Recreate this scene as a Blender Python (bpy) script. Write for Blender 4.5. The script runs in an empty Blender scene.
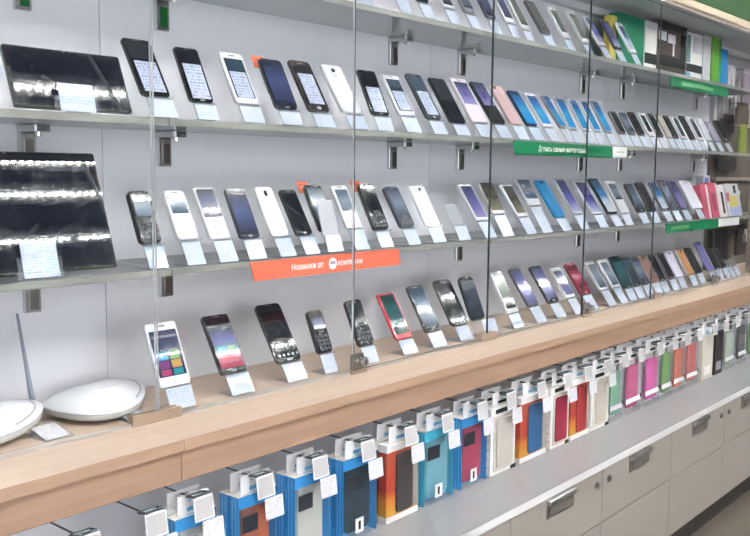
import bpy, math, random
from mathutils import Vector, Matrix
random.seed(7)
SC = bpy.context.scene
COL = SC.collection
S = 0.43                      # metres per survey unit
CZ = 1.247                    # eye height
R = math.radians
def zz(u): return CZ + u*S

# ------------------------------------------------------------------ materials
MATS = {}
def principled(name):
    m = bpy.data.materials.new(name); m.use_nodes = True
    nt = m.node_tree
    return m, nt, nt.nodes['Principled BSDF']
def mat(name, col, rough=0.5, metal=0.0, coat=0.0, vary=0.0, scale=40.0, bump=0.0, spec=0.5):
    if name in MATS: return MATS[name]
    m, nt, b = principled(name)
    b.inputs['Base Color'].default_value = (*col, 1)
    b.inputs['Roughness'].default_value = rough
    b.inputs['Metallic'].default_value = metal
    b.inputs['Coat Weight'].default_value = coat
    b.inputs['Coat Roughness'].default_value = 0.012 if coat >= 1 else 0.03
    b.inputs['Specular IOR Level'].default_value = spec
    if vary or bump:
        tc = nt.nodes.new('ShaderNodeTexCoord'); nz = nt.nodes.new('ShaderNodeTexNoise')
        nz.inputs['Scale'].default_value = scale; nz.inputs['Detail'].default_value = 4
        nt.links.new(tc.outputs['Object'], nz.inputs['Vector'])
        if vary:
            mx = nt.nodes.new('ShaderNodeMix'); mx.data_type = 'RGBA'
            mx.inputs['A'].default_value = (*[c*(1-vary) for c in col], 1)
            mx.inputs['B'].default_value = (*[min(1, c*(1+vary)) for c in col], 1)
            nt.links.new(nz.outputs['Fac'], mx.inputs['Factor'])
            nt.links.new(mx.outputs['Result'], b.inputs['Base Color'])
        if bump:
            bp = nt.nodes.new('ShaderNodeBump'); bp.inputs['Strength'].default_value = bump
            bp.inputs['Distance'].default_value = 0.002
            nt.links.new(nz.outputs['Fac'], bp.inputs['Height'])
            nt.links.new(bp.outputs['Normal'], b.inputs['Normal'])
    MATS[name] = m
    return m
def ramp_mat(name, stops, rough=0.25, coat=1.0, axis='Y', noise=0.0, nscale=3.0):
    """a printed or displayed picture, on some screens painted reflections: colour ramp along the object's own height"""
    if name in MATS: return MATS[name]
    m, nt, b = principled(name)
    tc = nt.nodes.new('ShaderNodeTexCoord'); sp = nt.nodes.new('ShaderNodeSeparateXYZ')
    nt.links.new(tc.outputs['Generated'], sp.inputs['Vector'])
    rp = nt.nodes.new('ShaderNodeValToRGB')
    fac = sp.outputs[axis]
    if noise:
        nz = nt.nodes.new('ShaderNodeTexNoise'); nz.inputs['Scale'].default_value = nscale
        nt.links.new(tc.outputs['Generated'], nz.inputs['Vector'])
        ma = nt.nodes.new('ShaderNodeMath'); ma.operation = 'MULTIPLY_ADD'
        nt.links.new(nz.outputs['Fac'], ma.inputs[0]); ma.inputs[1].default_value = noise
        nt.links.new(fac, ma.inputs[2])
        mb = nt.nodes.new('ShaderNodeMath'); mb.operation = 'SUBTRACT'; mb.inputs[1].default_value = noise*0.5
        nt.links.new(ma.outputs[0], mb.inputs[0]); fac = mb.outputs[0]
    nt.links.new(fac, rp.inputs['Fac'])
    els = rp.color_ramp.elements
    while len(els) < len(stops): els.new(0.5)
    for e, (p, c) in zip(els, stops): e.position = p; e.color = (*c, 1)
    nt.links.new(rp.outputs['Color'], b.inputs['Base Color'])
    b.inputs['Roughness'].default_value = rough
    b.inputs['Coat Weight'].default_value = coat; b.inputs['Coat Roughness'].default_value = 0.012
    MATS[name] = m
    return m
def text_mat(name, paper, ink, line=0.0042, dens=0.5, rough=0.45):
    """a small printed card: rows of blurred printed words in the card's own coordinates"""
    if name in MATS: return MATS[name]
    m, nt, b = principled(name)
    N = nt.nodes.new; L = nt.links.new
    tc = N('ShaderNodeTexCoord'); sp = N('ShaderNodeSeparateXYZ'); L(tc.outputs['Object'], sp.inputs[0])
    def math_(op, a, bb=None):
        n = N('ShaderNodeMath'); n.operation = op
        for i, v in enumerate((a, bb)):
            if v is None: continue
            if isinstance(v, (int, float)): n.inputs[i].default_value = v
            else: L(v, n.inputs[i])
        return n.outputs[0]
    row = math_('DIVIDE', sp.outputs['Y'], line)
    fr = math_('FRACT', row); cell = math_('FLOOR', row)
    band = math_('GREATER_THAN', fr, 0.5)
    cb = N('ShaderNodeCombineXYZ'); L(math_('MULTIPLY', sp.outputs['X'], 330.0), cb.inputs[0]); L(math_('MULTIPLY', cell, 7.31), cb.inputs[1])
    nz = N('ShaderNodeTexNoise'); nz.inputs['Scale'].default_value = 1.0; nz.inputs['Detail'].default_value = 1; L(cb.outputs[0], nz.inputs['Vector'])
    on = math_('GREATER_THAN', nz.outputs['Fac'], dens)
    f = math_('MULTIPLY', band, on)
    mx = N('ShaderNodeMix'); mx.data_type = 'RGBA'
    mx.inputs['A'].default_value = (*paper, 1); mx.inputs['B'].default_value = (*ink, 1)
    L(f, mx.inputs['Factor']); L(mx.outputs['Result'], b.inputs['Base Color'])
    b.inputs['Roughness'].default_value = rough
    b.inputs['Coat Weight'].default_value = 0.4
    MATS[name] = m
    return m
def fresnel(nt, ior):
    # the same reflectance from either side of the sheet
    N = nt.nodes.new; ge = N('ShaderNodeNewGeometry'); mr = N('ShaderNodeMapRange')
    mr.inputs['To Min'].default_value = ior; mr.inputs['To Max'].default_value = 1/ior
    nt.links.new(ge.outputs['Backfacing'], mr.inputs['Value'])
    fr = N('ShaderNodeFresnel'); nt.links.new(mr.outputs[0], fr.inputs['IOR'])
    return fr
def glass_mat(name, tint=(1, 1, 1), ior=1.45, rough=0.0, diff=0.0, dcol=(1, 1, 1)):
    """thin clear sheet: see-through with fresnel reflection, optionally a little milky"""
    if name in MATS: return MATS[name]
    m = bpy.data.materials.new(name); m.use_nodes = True
    nt = m.node_tree; nt.nodes.clear(); N = nt.nodes.new; L = nt.links.new
    out = N('ShaderNodeOutputMaterial'); tr = N('ShaderNodeBsdfTransparent'); tr.inputs[0].default_value = (*tint, 1)
    gl = N('ShaderNodeBsdfGlossy'); gl.inputs['Roughness'].default_value = rough
    fr = fresnel(nt, ior)
    mx = N('ShaderNodeMixShader'); L(fr.outputs[0], mx.inputs[0]); L(tr.outputs[0], mx.inputs[1]); L(gl.outputs[0], mx.inputs[2])
    last = mx
    if diff:
        df = N('ShaderNodeBsdfDiffuse'); df.inputs[0].default_value = (*dcol, 1)
        m2 = N('ShaderNodeMixShader'); m2.inputs[0].default_value = diff
        L(mx.outputs[0], m2.inputs[1]); L(df.outputs[0], m2.inputs[2]); last = m2
    L(last.outputs[0], out.inputs[0])
    MATS[name] = m
    return m
def frosted(name, col, edge=0.5):
    """frosted glass shelf: milky, lets light through, glossy skin"""
    if name in MATS: return MATS[name]
    m = bpy.data.materials.new(name); m.use_nodes = True
    nt = m.node_tree; nt.nodes.clear(); N = nt.nodes.new; L = nt.links.new
    out = N('ShaderNodeOutputMaterial')
    df = N('ShaderNodeBsdfDiffuse'); df.inputs[0].default_value = (*col, 1)
    tl = N('ShaderNodeBsdfTranslucent'); tl.inputs[0].default_value = (*col, 1)
    gl = N('ShaderNodeBsdfGlossy'); gl.inputs['Roughness'].default_value = 0.08
    fr = fresnel(nt, 1.45)
    a = N('ShaderNodeMixShader'); a.inputs[0].default_value = edge; L(df.outputs[0], a.inputs[1]); L(tl.outputs[0], a.inputs[2])
    b = N('ShaderNodeMixShader'); L(fr.outputs[0], b.inputs[0]); L(a.outputs[0], b.inputs[1]); L(gl.outputs[0], b.inputs[2])
    L(b.outputs[0], out.inputs[0])
    MATS[name] = m
    return m
def wood(name, c1, c2, scale=1.0):
    if name in MATS: return MATS[name]
    m, nt, b = principled(name); N = nt.nodes.new; L = nt.links.new
    tc = N('ShaderNodeTexCoord'); mp = N('ShaderNodeMapping'); L(tc.outputs['Object'], mp.inputs[0])
    mp.inputs['Scale'].default_value = (2.5*scale, 45*scale, 45*scale)
    nz = N('ShaderNodeTexNoise'); nz.inputs['Scale'].default_value = 1.5; nz.inputs['Detail'].default_value = 6; L(mp.outputs[0], nz.inputs['Vector'])
    rp = N('ShaderNodeValToRGB'); L(nz.outputs['Fac'], rp.inputs[0])
    rp.color_ramp.elements[0].position = 0.35; rp.color_ramp.elements[0].color = (*c1, 1)
    rp.color_ramp.elements[1].position = 0.68; rp.color_ramp.elements[1].color = (*c2, 1)
    L(rp.outputs[0], b.inputs['Base Color']); b.inputs['Roughness'].default_value = 0.38
    MATS[name] = m
    return m
def emit(name, col, st):
    if name in MATS: return MATS[name]
    m = bpy.data.materials.new(name); m.use_nodes = True
    nt = m.node_tree; nt.nodes.clear()
    o = nt.nodes.new('ShaderNodeOutputMaterial'); e = nt.nodes.new('ShaderNodeEmission')
    e.inputs[0].default_value = (*col, 1); e.inputs[1].default_value = st
    nt.links.new(e.outputs[0], o.inputs[0]); MATS[name] = m
    return m

# ------------------------------------------------------------------ mesh helpers
class MB:
    def __init__(s): s.v = []; s.f = []; s.mi = []
    def add(s, vs, fs, mi=0):
        b = len(s.v); s.v += [tuple(v) for v in vs]; s.f += [tuple(b+i for i in f) for f in fs]; s.mi += [mi]*len(fs)
    def box(s, x0, x1, y0, y1, z0, z1, mi=0):
        s.add([(x0,y0,z0),(x1,y0,z0),(x1,y1,z0),(x0,y1,z0),(x0,y0,z1),(x1,y0,z1),(x1,y1,z1),(x0,y1,z1)],
              [(0,3,2,1),(4,5,6,7),(0,1,5,4),(1,2,6,5),(2,3,7,6),(3,0,4,7)], mi)
    def bbox(s, x0, x1, y0, y1, z0, z1, c, mi=0):
        """box with its edges chamfered by c"""
        v = []
        def q(x, y, z): v.append((x, y, z)); return len(v)-1
        ids = {}
        for ix, x in enumerate((x0, x1)):
            for iy, y in enumerate((y0, y1)):
                for iz, z in enumerate((z0, z1)):
                    sx, sy, sz = (c if not ix else -c), (c if not iy else -c), (c if not iz else -c)
                    ids[ix,iy,iz] = (q(x, y+sy, z+sz), q(x+sx, y, z+sz), q(x+sx, y+sy, z))
        f = []
        for ix in (0,1):
            f.append([ids[ix,a,b][0] for a,b in ((0,0),(0,1),(1,1),(1,0))])
            f.append([ids[a,ix,b][1] for a,b in ((0,0),(1,0),(1,1),(0,1))])
            f.append([ids[a,b,ix][2] for a,b in ((0,0),(0,1),(1,1),(1,0))])
            for iy in (0,1):
                f.append([ids[ix,iy,0][0], ids[ix,iy,0][1], ids[ix,iy,1][1], ids[ix,iy,1][0]])
                f.append([ids[ix,0,iy][0], ids[ix,0,iy][2], ids[ix,1,iy][2], ids[ix,1,iy][0]])
                f.append([ids[0,ix,iy][1], ids[0,ix,iy][2], ids[1,ix,iy][2], ids[1,ix,iy][1]])
                for iz in (0,1): f.append(list(ids[ix,iy,iz]))
        s.add(v, f, mi)
    def rr(s, x0, x1, y0, y1, z0, z1, r, ch=0.0, n=4, mi=0):
        """rounded-rectangle slab in x,y with thickness z0..z1, front edge chamfered"""
        r = min(r, (x1-x0)/2.001, (y1-y0)/2.001)
        def ring(ins, z):
            rr_ = max(r-ins, 1e-5); o = []
            for cx, cy, a0 in ((x1-r, y1-r, 0), (x0+r, y1-r, 90), (x0+r, y0+r, 180), (x1-r, y0+r, 270)):
                for k in range(n+1):
                    a = R(a0+90*k/n); o.append((cx+rr_*math.cos(a), cy+rr_*math.sin(a), z))
            return o
        rings = [ring(ch, z0), ring(0, z0+ch), ring(0, z1-ch), ring(ch, z1)] if ch else [ring(0, z0), ring(0, z1)]
        m = len(rings[0]); v = sum(rings, []); f = [tuple(reversed(range(m)))]
        for k in range(len(rings)-1):
            for i in range(m):
                j = (i+1) % m; f.append((k*m+i, k*m+j, (k+1)*m+j, (k+1)*m+i))
        f.append(tuple((len(rings)-1)*m+i for i in range(m)))
        s.add(v, f, mi)
    def tube(s, pts, r, n=8, mi=0, r2=None):
        pts = [Vector(p) for p in pts]; v = []; f = []
        for i, p in enumerate(pts):
            d = (pts[min(i+1, len(pts)-1)]-pts[max(i-1, 0)]).normalized()
            u = d.cross(Vector((0, 0, 1)));
            if u.length < 1e-4: u = d.cross(Vector((1, 0, 0)))
            u.normalize(); w = d.cross(u)
            ri = r if r2 is None else r+(r2-r)*i/(len(pts)-1)
            for k in range(n):
                a = 2*math.pi*k/n; v.append(p+u*ri*math.cos(a)+w*ri*math.sin(a))
        for i in range(len(pts)-1):
            for k in range(n):
                j = (k+1) % n; f.append((i*n+k, i*n+j, (i+1)*n+j, (i+1)*n+k))
        f.append(tuple(reversed(range(n)))); f.append(tuple((len(pts)-1)*n+k for k in range(n)))
        s.add(v, f, mi)
    def build(s, name, m, parent=None, loc=(0,0,0), rot=(0,0,0), smooth=False):
        me = bpy.data.meshes.new(name); me.from_pydata(s.v, [], s.f); me.update()
        ms = m if isinstance(m, (list, tuple)) else [m]
        for x in ms: me.materials.append(x)
        if len(ms) > 1: me.polygons.foreach_set('material_index', s.mi)
        if smooth: me.polygons.foreach_set('use_smooth', [True]*len(me.polygons))
        o = bpy.data.objects.new(name, me); COL.objects.link(o)
        o.location = loc; o.rotation_euler = rot
        if parent is not None: o.parent = parent
        return o
def tag(o, label, cat, group=None):
    o['label'] = label; o['category'] = cat
    if group: o['group'] = group
    return o
def thing(name, label, cat, loc=(0,0,0), rot=(0,0,0), group=None):
    o = bpy.data.objects.new(name, None); COL.objects.link(o); o.empty_display_size = 0.02
    o.location = loc; o.rotation_euler = rot
    return tag(o, label, cat, group)
def struct(name, mb, m):
    o = mb.build(name, m); o['kind'] = 'structure'; return o
def pbox(name, m, parent, *a, c=0.0, loc=(0,0,0), rot=(0,0,0), label=None):
    b = MB(); (b.bbox(*a, c) if c else b.box(*a)); o = b.build(name, m, parent, loc, rot)
    if label: o['label'] = label
    return o
def prr(name, m, parent, *a, ch=0.0, n=4, smooth=False, label=None, loc=(0,0,0), rot=(0,0,0)):
    b = MB(); b.rr(*a, ch=ch, n=n); o = b.build(name, m, parent, loc, rot, smooth)
    if label: o['label'] = label
    return o
def lettering(name, body, size, m, parent, loc, rot, align='CENTER'):
    cu = bpy.data.curves.new(name, 'FONT'); cu.body = body; cu.size = size
    cu.align_x = align; cu.align_y = 'CENTER'; cu.extrude = 0.0002; cu.offset = 0.00035
    ob = bpy.data.objects.new(name+'_source', cu); COL.objects.link(ob)
    dg = bpy.context.evaluated_depsgraph_get(); me = bpy.data.meshes.new_from_object(ob.evaluated_get(dg))
    bpy.data.objects.remove(ob); bpy.data.curves.remove(cu)
    me.name = name; me.materials.clear(); me.materials.append(m)
    o = bpy.data.objects.new(name, me); COL.objects.link(o); o.parent = parent; o.location = loc; o.rotation_euler = rot
    return o
FPX = 902.662
CAMROT = ( (0.6492022,0.0757994,-0.7568295),(-0.7605790,0.0744848,-0.6449586),(0.0074848,0.9943372,0.1060071) )
EXPO = -0.42

# ------------------------------------------------------------------ common materials
M_WALL = mat('wall_panel_white', (0.83, 0.835, 0.88), 0.6, vary=0.02, scale=3)
M_SEAM = mat('panel_seam', (0.45, 0.46, 0.5), 0.7)
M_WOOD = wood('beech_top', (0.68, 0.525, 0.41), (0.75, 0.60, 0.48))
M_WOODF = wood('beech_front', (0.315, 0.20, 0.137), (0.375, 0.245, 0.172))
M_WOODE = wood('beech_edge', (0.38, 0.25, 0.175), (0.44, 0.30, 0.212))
M_LEDGE = mat('ledge_laminate', (0.36, 0.36, 0.37), 0.22, vary=0.04, scale=6)
M_LEDGE_EDGE = mat('ledge_edge_white', (0.70, 0.70, 0.71), 0.35)
M_CAB = mat('cabinet_taupe', (0.30, 0.275, 0.245), 0.45, vary=0.03, scale=2)
M_DARK = mat('dark_gap', (0.03, 0.03, 0.03), 0.7)
M_CHROME = mat('brushed_chrome', (0.62, 0.62, 0.63), 0.28, metal=1.0)
M_CHROME_L = mat('bright_chrome', (0.85, 0.85, 0.86), 0.15, metal=1.0)
M_CHROME_D = mat('dark_chrome', (0.30, 0.28, 0.26), 0.35, metal=1.0)
M_SHELF = frosted('frosted_shelf_glass', (0.82, 0.86, 0.86), 0.65)
M_SHELF_EDGE = mat('shelf_edge', (0.27, 0.28, 0.26), 0.3, vary=0.15, scale=8)
M_PANE = glass_mat('clear_pane_glass', (0.985, 0.99, 0.99), 1.17)
M_PANE_EDGE = mat('pane_cut_edge', (0.06, 0.08, 0.085), 0.2)
M_PANE_EDGE_LIT = mat('pane_lit_edge', (0.75, 0.77, 0.79), 0.3)  # lit version of the cut edge, light painted in for the first panes
M_ACR = glass_mat('clear_acrylic', (0.93, 0.94, 0.95), 1.35, 0.02, 0.10, (0.8, 0.82, 0.86))
M_CARD = text_mat('printed_price_card', (0.55, 0.57, 0.675), (0.30, 0.54, 0.68), 0.0048, 0.50)
M_CARDW = text_mat('printed_white_label', (0.70, 0.71, 0.75), (0.46, 0.47, 0.53), 0.0050, 0.52)
M_STICK = text_mat('printed_screen_sticker', (0.50, 0.56, 0.70), (0.26, 0.30, 0.42), 0.0065, 0.52, 0.2)
M_WHITE = mat('white_plastic', (0.74, 0.75, 0.77), 0.3, coat=0.3)
M_PAPER = mat('white_paper', (0.80, 0.80, 0.81), 0.6)
M_GREY = mat('grey_plastic', (0.32, 0.33, 0.36), 0.4)
M_BLACKP = mat('black_plastic', (0.018, 0.019, 0.022), 0.25, coat=0.5)
M_ORANGE = mat('orange_print', (0.82, 0.19, 0.09), 0.5, vary=0.06, scale=15)
M_GREEN = mat('green_print', (0.0, 0.175, 0.066), 0.45, vary=0.08, scale=15)
M_INK = mat('white_ink', (0.88, 0.85, 0.84), 0.5)

# ------------------------------------------------------------------ setting
WY = 3.46*S                                  # wall face
zc_ = zz(-1.0)
XL, XR = -0.35, 3.995                        # this display's run
b = MB(); b.box(-2.6, 7.2, -3.2, 1.9, -0.06, 0.0); struct('floor', b, mat('floor_tile_brown', (0.17, 0.145, 0.12), 0.35, vary=0.12, scale=2))
b = MB(); b.box(-2.6, 7.2, -3.2, 1.9, 2.80, 2.86); struct('ceiling', b, mat('ceiling_grey', (0.10, 0.10, 0.105), 0.8))
b = MB(); b.box(-2.6, 7.2, WY+0.012, 1.9, 0.0, 2.80); struct('wall_back', b, mat('backing_wall', (0.55, 0.55, 0.57), 0.7))
b = MB(); b.box(-2.6, 2.3, -3.26, -3.2, 0.0, 2.80); struct('wall_opposite', b, mat('opposite_wall', (0.75, 0.75, 0.77), 0.7))
b = MB(); b.box(2.3, 7.2, -3.26, -3.2, 0.0, 2.80); struct('wall_opposite_2', b, mat('opposite_wall_dark', (0.07, 0.07, 0.08), 0.7, vary=0.4, scale=1.5))
b = MB(); b.box(-2.66, -2.6, -3.2, 1.9, 0.0, 2.80); struct('wall_left', b, mat('side_wall', (0.75, 0.75, 0.77), 0.7))
b = MB(); b.box(7.2, 7.26, -3.2, 1.9, 0.0, 2.80); struct('wall_right', b, mat('side_wall_dark', (0.05, 0.05, 0.055), 0.7))
# white back panels of the display, one metre each, fine dark joints between
seams = [XL, -0.047, 0.960, 1.970, 2.981, XR]
for i in range(5):
    b = MB(); b.box(seams[i]+0.0008, seams[i+1]-0.0008, WY, WY+0.011, 0.50, 1.95)
    o = struct('wall_panel_%d' % (i+1), b, M_WALL)
b = MB(); b.box(XL, XR, WY-.0035, WY-.0006, zz(-1.744)+.001, zc_-.022); struct('wall_panel_6', b, mat('under_panel_brightened', (0.86, 0.87, 0.90), 0.5))  # extra-white strip over the wall, brightness painted in against the counter's shade
# ceiling luminaires of the shop: flat light panels and strips of bright lens points
def lens_light(name, base, peak, pitch, rad):
    # a strip diffuser with a regular row of brighter LED lenses, laid out in the lamp's own coordinates
    m = bpy.data.materials.new(name); m.use_nodes = True; nt = m.node_tree; nt.nodes.clear(); N = nt.nodes.new; L = nt.links.new
    o = N('ShaderNodeOutputMaterial'); e = N('ShaderNodeEmission'); e.inputs[0].default_value = (1, .985, .965, 1); L(e.outputs[0], o.inputs[0])
    tc = N('ShaderNodeTexCoord'); sp = N('ShaderNodeSeparateXYZ'); L(tc.outputs['Object'], sp.inputs[0])
    def mth(op, a, b):
        n = N('ShaderNodeMath'); n.operation = op
        for q, v in enumerate((a, b)):
            if isinstance(v, (int, float)): n.inputs[q].default_value = v
            else: L(v, n.inputs[q])
        return n.outputs[0]
    fx = mth('MULTIPLY', mth('SUBTRACT', mth('FRACT', mth('DIVIDE', mth('ADD', sp.outputs['X'], 10.0), pitch), 0.0), 0.5), pitch)
    d2 = mth('ADD', mth('MULTIPLY', fx, fx), mth('MULTIPLY', sp.outputs['Y'], sp.outputs['Y']))
    on = mth('LESS_THAN', d2, rad*rad)
    L(mth('ADD', mth('MULTIPLY', on, peak), base), e.inputs[1])
    return m
M_SOFT = lens_light('led_lens_light', 2.5, 330.0, .040, .0098)
M_LH = mat('lamp_housing_grey', (0.35, 0.35, 0.36), 0.5)
# glowing window added out of view behind the camera as frontal fill
M_DAYFILL = emit('fill_daylight', (0.95, 0.965, 1.0), 5.6)
b = MB(); b.box(-2.3, 2.0, -3.198, -3.190, 0.12, 2.45); struct('window_fill', b, M_DAYFILL)
b = MB()
for x0, x1 in ((-2.36, -2.3), (-.2, -.14), (2.0, 2.06)): b.box(x0, x1, -3.199, -3.16, .06, 2.51)
for z0, z1 in ((.06, .12), (2.45, 2.51)): b.box(-2.36, 2.06, -3.199, -3.16, z0, z1)
struct('window_fill_trim', b, mat('fill_window_trim', (0.7, 0.7, 0.7), 0.5))
for j, y in enumerate((0.13, -0.30, -0.55, -0.80, -1.20, -1.62)):
    for i in range(8):
        x = -0.9+i*1.0
        t = thing('led_strip_lamp', 'grey ceiling strip light with bright lens points', 'strip light', (x, y, 2.79), group='ceiling strip lights')
        pbox('housing', M_LH, t, -.49, .49, -.035, .035, -.03, 0.009)
        pbox('diffuser', M_SOFT, t, -.485, .485, -.032, .032, -.0315, -.0303)

# header above the case, running the whole length
HX1 = 5.6
yh = 2.90*S
t = thing('shelf_header', 'pale header box above the top shelf with cream trim and plain green fascia', 'header', (0, 0, zz(1.30)))
pbox('soffit', mat('soffit_white', (0.80, 0.80, 0.84), 0.5), t, XL, HX1, yh+.006, WY+.011, 0, 0.012)
pbox('brown_strip', mat('strip_brown', (0.30, 0.25, 0.22), 0.45), t, XL, HX1, yh+.002, yh+.005, 0.0, 0.012)  # brown-grey band below the cream trim
pbox('cream_trim', mat('trim_cream', (0.66, 0.57, 0.42), 0.4), t, XL, HX1, yh-.004, yh+.010, 0.0125, 0.040, c=0.003)
pbox('green_fascia', mat('fascia_green', (0.014, 0.085, 0.012), 0.45), t, XL, HX1, yh, yh+.012, 0.0405, 0.48)
pbox('cornice', mat('soffit_white', (0.80, 0.80, 0.84), 0.5), t, XL, HX1, WY-.035, WY-.001, -.024, -.0005, c=.006)

# ------------------------------------------------------------------ glass shelves and their clamps
ROWZ = {'r1': zz(.815), 'r2': zz(.205), 'r3': zz(-.397), 'r4': zz(-1.0)}
SHN = {'r1': 'top glass shelf', 'r2': 'second glass shelf', 'r3': 'third glass shelf', 'r4': 'wooden counter'}
TH = .012
YS = 2.985*S
bays = ['at the far left end of the view', 'in the bay with the keypad phones or first white phones', 'in the middle bay past the orange sign', 'in the last bay at the far end']
BAYN = {'r1': ['above the framed black tablet', 'over the orange tagged phone', 'holding small white phones under blue ones', 'holding the green and brown boxes'],
        'r2': ['under the smaller black tablet', 'under the phones with white screen stickers', 'under the row of blue screen phones', 'with dark phones at its far end'],
        'r3': ['under the large black tablet', 'with the orange sign on its edge', 'under the bright blue phone', 'with the pink boxes at its end']}
for r in ('r1', 'r2', 'r3'):
    z = ROWZ[r]
    for i in range(4):
        x0, x1 = (XL if i == 0 else seams[i+1]+.0015), seams[i+2]-.0015
        if i == 0: x0 = -0.047
        t = thing('glass_shelf', 'frosted %s %s' % (SHN[r], BAYN[r][i]), 'shelf', (x0, YS, z), group='frosted glass shelves')
        pbox('shelf_plate', M_SHELF, t, 0, x1-x0, .004, WY-YS-.001, -TH, 0)
        pbox('edge_strip', M_SHELF_EDGE, t, 0, x1-x0, 0, .0038, -TH, 0, label='grey green front edge of the glass')
BX = [.808, 1.095, 1.804, 2.106, 2.812, 3.118, 3.818]
BPOS = ['above the tablets', 'by the first pane joint', 'left of the second joint', 'right of the second joint', 'by the fourth joint', 'right of the fourth joint', 'near the far end']
def bracket(x, r, lab, green):
    z = ROWZ[r]-TH-.0006
    t = thing('shelf_bracket', lab, 'bracket', (x, WY, z), group='chrome shelf clamps')
    pbox('wall_plate', M_CHROME, t, -.015, .015, -.010, -.0004, -.068, -.0125, c=.0012)
    pbox('plate_inset', mat('inset_green_reflection', (0.01, 0.13, 0.03), 0.3) if green else M_CHROME_D, t, -.007, .009, -.0125, -.0102, -.062, -.024)  # green sign's reflection painted onto the first top-shelf insets
    pbox('arm', M_CHROME, t, -.016, .016, -.058, -.0004, -.0122, 0, c=.0012)
    pbox('arm_cap', M_CHROME_L, t, -.012, .012, -.0615, -.0583, -.0112, -.001)
    b = MB(); b.tube([(0, -.044, -.0125), (0, -.044, -.019)], .005, 10); b.build('clamp_screw', M_CHROME_L, t, smooth=False)
for r in ('r1', 'r2', 'r3'):
    for i, x in enumerate(BX):
        if r == 'r3' and i == 2: continue
        g = r == 'r1' and i < 2
        bracket(x, r, 'chrome clamp with %s inset holding the %s, %s' % ('green' if g else 'dark', SHN[r], BPOS[i]), g)

# ------------------------------------------------------------------ wooden counter, cupboard ledge and cabinets
yf = 2.67*S; zc = ROWZ['r4']
cs = [XL, 2.04*S, XR+.6]
for i in range(2):
    x0, x1 = cs[i]+.0006, cs[i+1]-.0006
    t = thing('counter_top', ['beech wood counter section under the two white routers', 'long beech wood counter section carrying the phones'][i], 'counter', (x0, yf, zc), group='beech counter sections')
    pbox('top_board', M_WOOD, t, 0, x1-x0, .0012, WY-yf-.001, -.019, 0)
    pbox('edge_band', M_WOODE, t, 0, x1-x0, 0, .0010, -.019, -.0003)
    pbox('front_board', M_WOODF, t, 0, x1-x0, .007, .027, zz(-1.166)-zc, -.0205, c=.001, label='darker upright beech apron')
zl = zz(-1.744); yl = 2.39*S
for i in range(4):
    x0 = XL+.02+i*1.09
    t = thing('under_counter_fill', 'added slim fill strip hidden behind the beech apron', 'strip light', (x0, yf+.033, zc-.0195), group='added fill strips under the counter')  # unseen strip added to brighten the shaded space under the counter
    pbox('fill_body', M_LH, t, 0, 1.05, 0, .022, -.012, -.0005)
    pbox('fill_diffuser', emit('under_fill_light', (1, .99, .98), 6.0), t, .004, 1.046, .002, .020, -.0135, -.0122)
t = thing('ledge_top', 'long pale grey laminate ledge under the case boxes', 'ledge', (XL, yl, zl))
pbox('board', M_LEDGE, t, 0, XR+.6-XL, .0025, WY-yl-.001, -.018, 0)
pbox('edge_band', M_LEDGE_EDGE, t, 0, XR+.6-XL, 0, .0023, -.018, .0, label='bright white front edge')
cabx = [2.88+1.05*k for k in range(8)]
CABD = ['taupe cabinet below the teal case box', 'taupe cabinet below the red and blue case box', 'taupe cabinet below the first pink case box', 'taupe cabinet below the green and red case boxes',
        'taupe cabinet at the frame edge with one lock', 'taupe cabinet past the black case box', 'last taupe cabinet at the far end']
for k in range(-4, 7):
    x0, x1 = (2.88+1.05*k)*S, (2.88+1.05*(k+1))*S
    if k < -1: continue
    w = x1-x0
    lab = CABD[k] if k >= 0 else 'taupe cabinet below the blue case boxes at the near end'
    t = thing('drawer_cabinet', lab, 'cabinet', (x0, yl+.006, 0), group='taupe drawer cabinets')
    d = WY-yl-.02
    zt = zl-.0185; zm = zz(-2.134); zb = zz(-2.56)
    pbox('carcass', M_CAB, t, .0006, w-.0006, .019, d, zb, zt-.001)
    pbox('plinth', mat('plinth_dark', (0.05, 0.045, 0.04), 0.6), t, 0.0006, w-.0006, .085, .10, 0.0, zb-.0005)
    up = pbox('drawer_front', M_CAB, t, .0012, w-.0012, 0, .0185, zm+.0015, zt-.002, c=.0008)
    lo = pbox('drawer_front', M_CAB, t, .0012, w-.0012, 0, .0185, zb, zm-.0015, c=.0008)
    hx = w/2; hz = zz(-1.86)
    h = pbox('handle', M_CHROME_D, up, hx-.066, hx+.066, -.0035, -.0003, hz-.022, hz+.024, c=.001, label='recessed metal cup handle')
    pbox('grip_lip', M_CHROME, up, hx-.066, hx+.066, -.011, -.0038, hz+.012, hz+.024, c=.001)
    pbox('handle_hollow', mat('hollow_dark', (0.12, 0.11, 0.10), 0.5), up, hx-.056, hx+.056, -.0046, -.0037, hz-.016, hz+.011)
    lx = (w-.036) if k % 2 else .036
    b = MB(); b.tube([(lx, -.0002, zz(-1.872)), (lx, -.006, zz(-1.872))], .0085, 14); b.build('lock', M_CHROME_D, up)
    b = MB(); b.box(lx-.001, lx+.001, -.0066, -.0061, zz(-1.872)-.005, zz(-1.872)+.005); b.build('key_slot', M_DARK, up)

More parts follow.
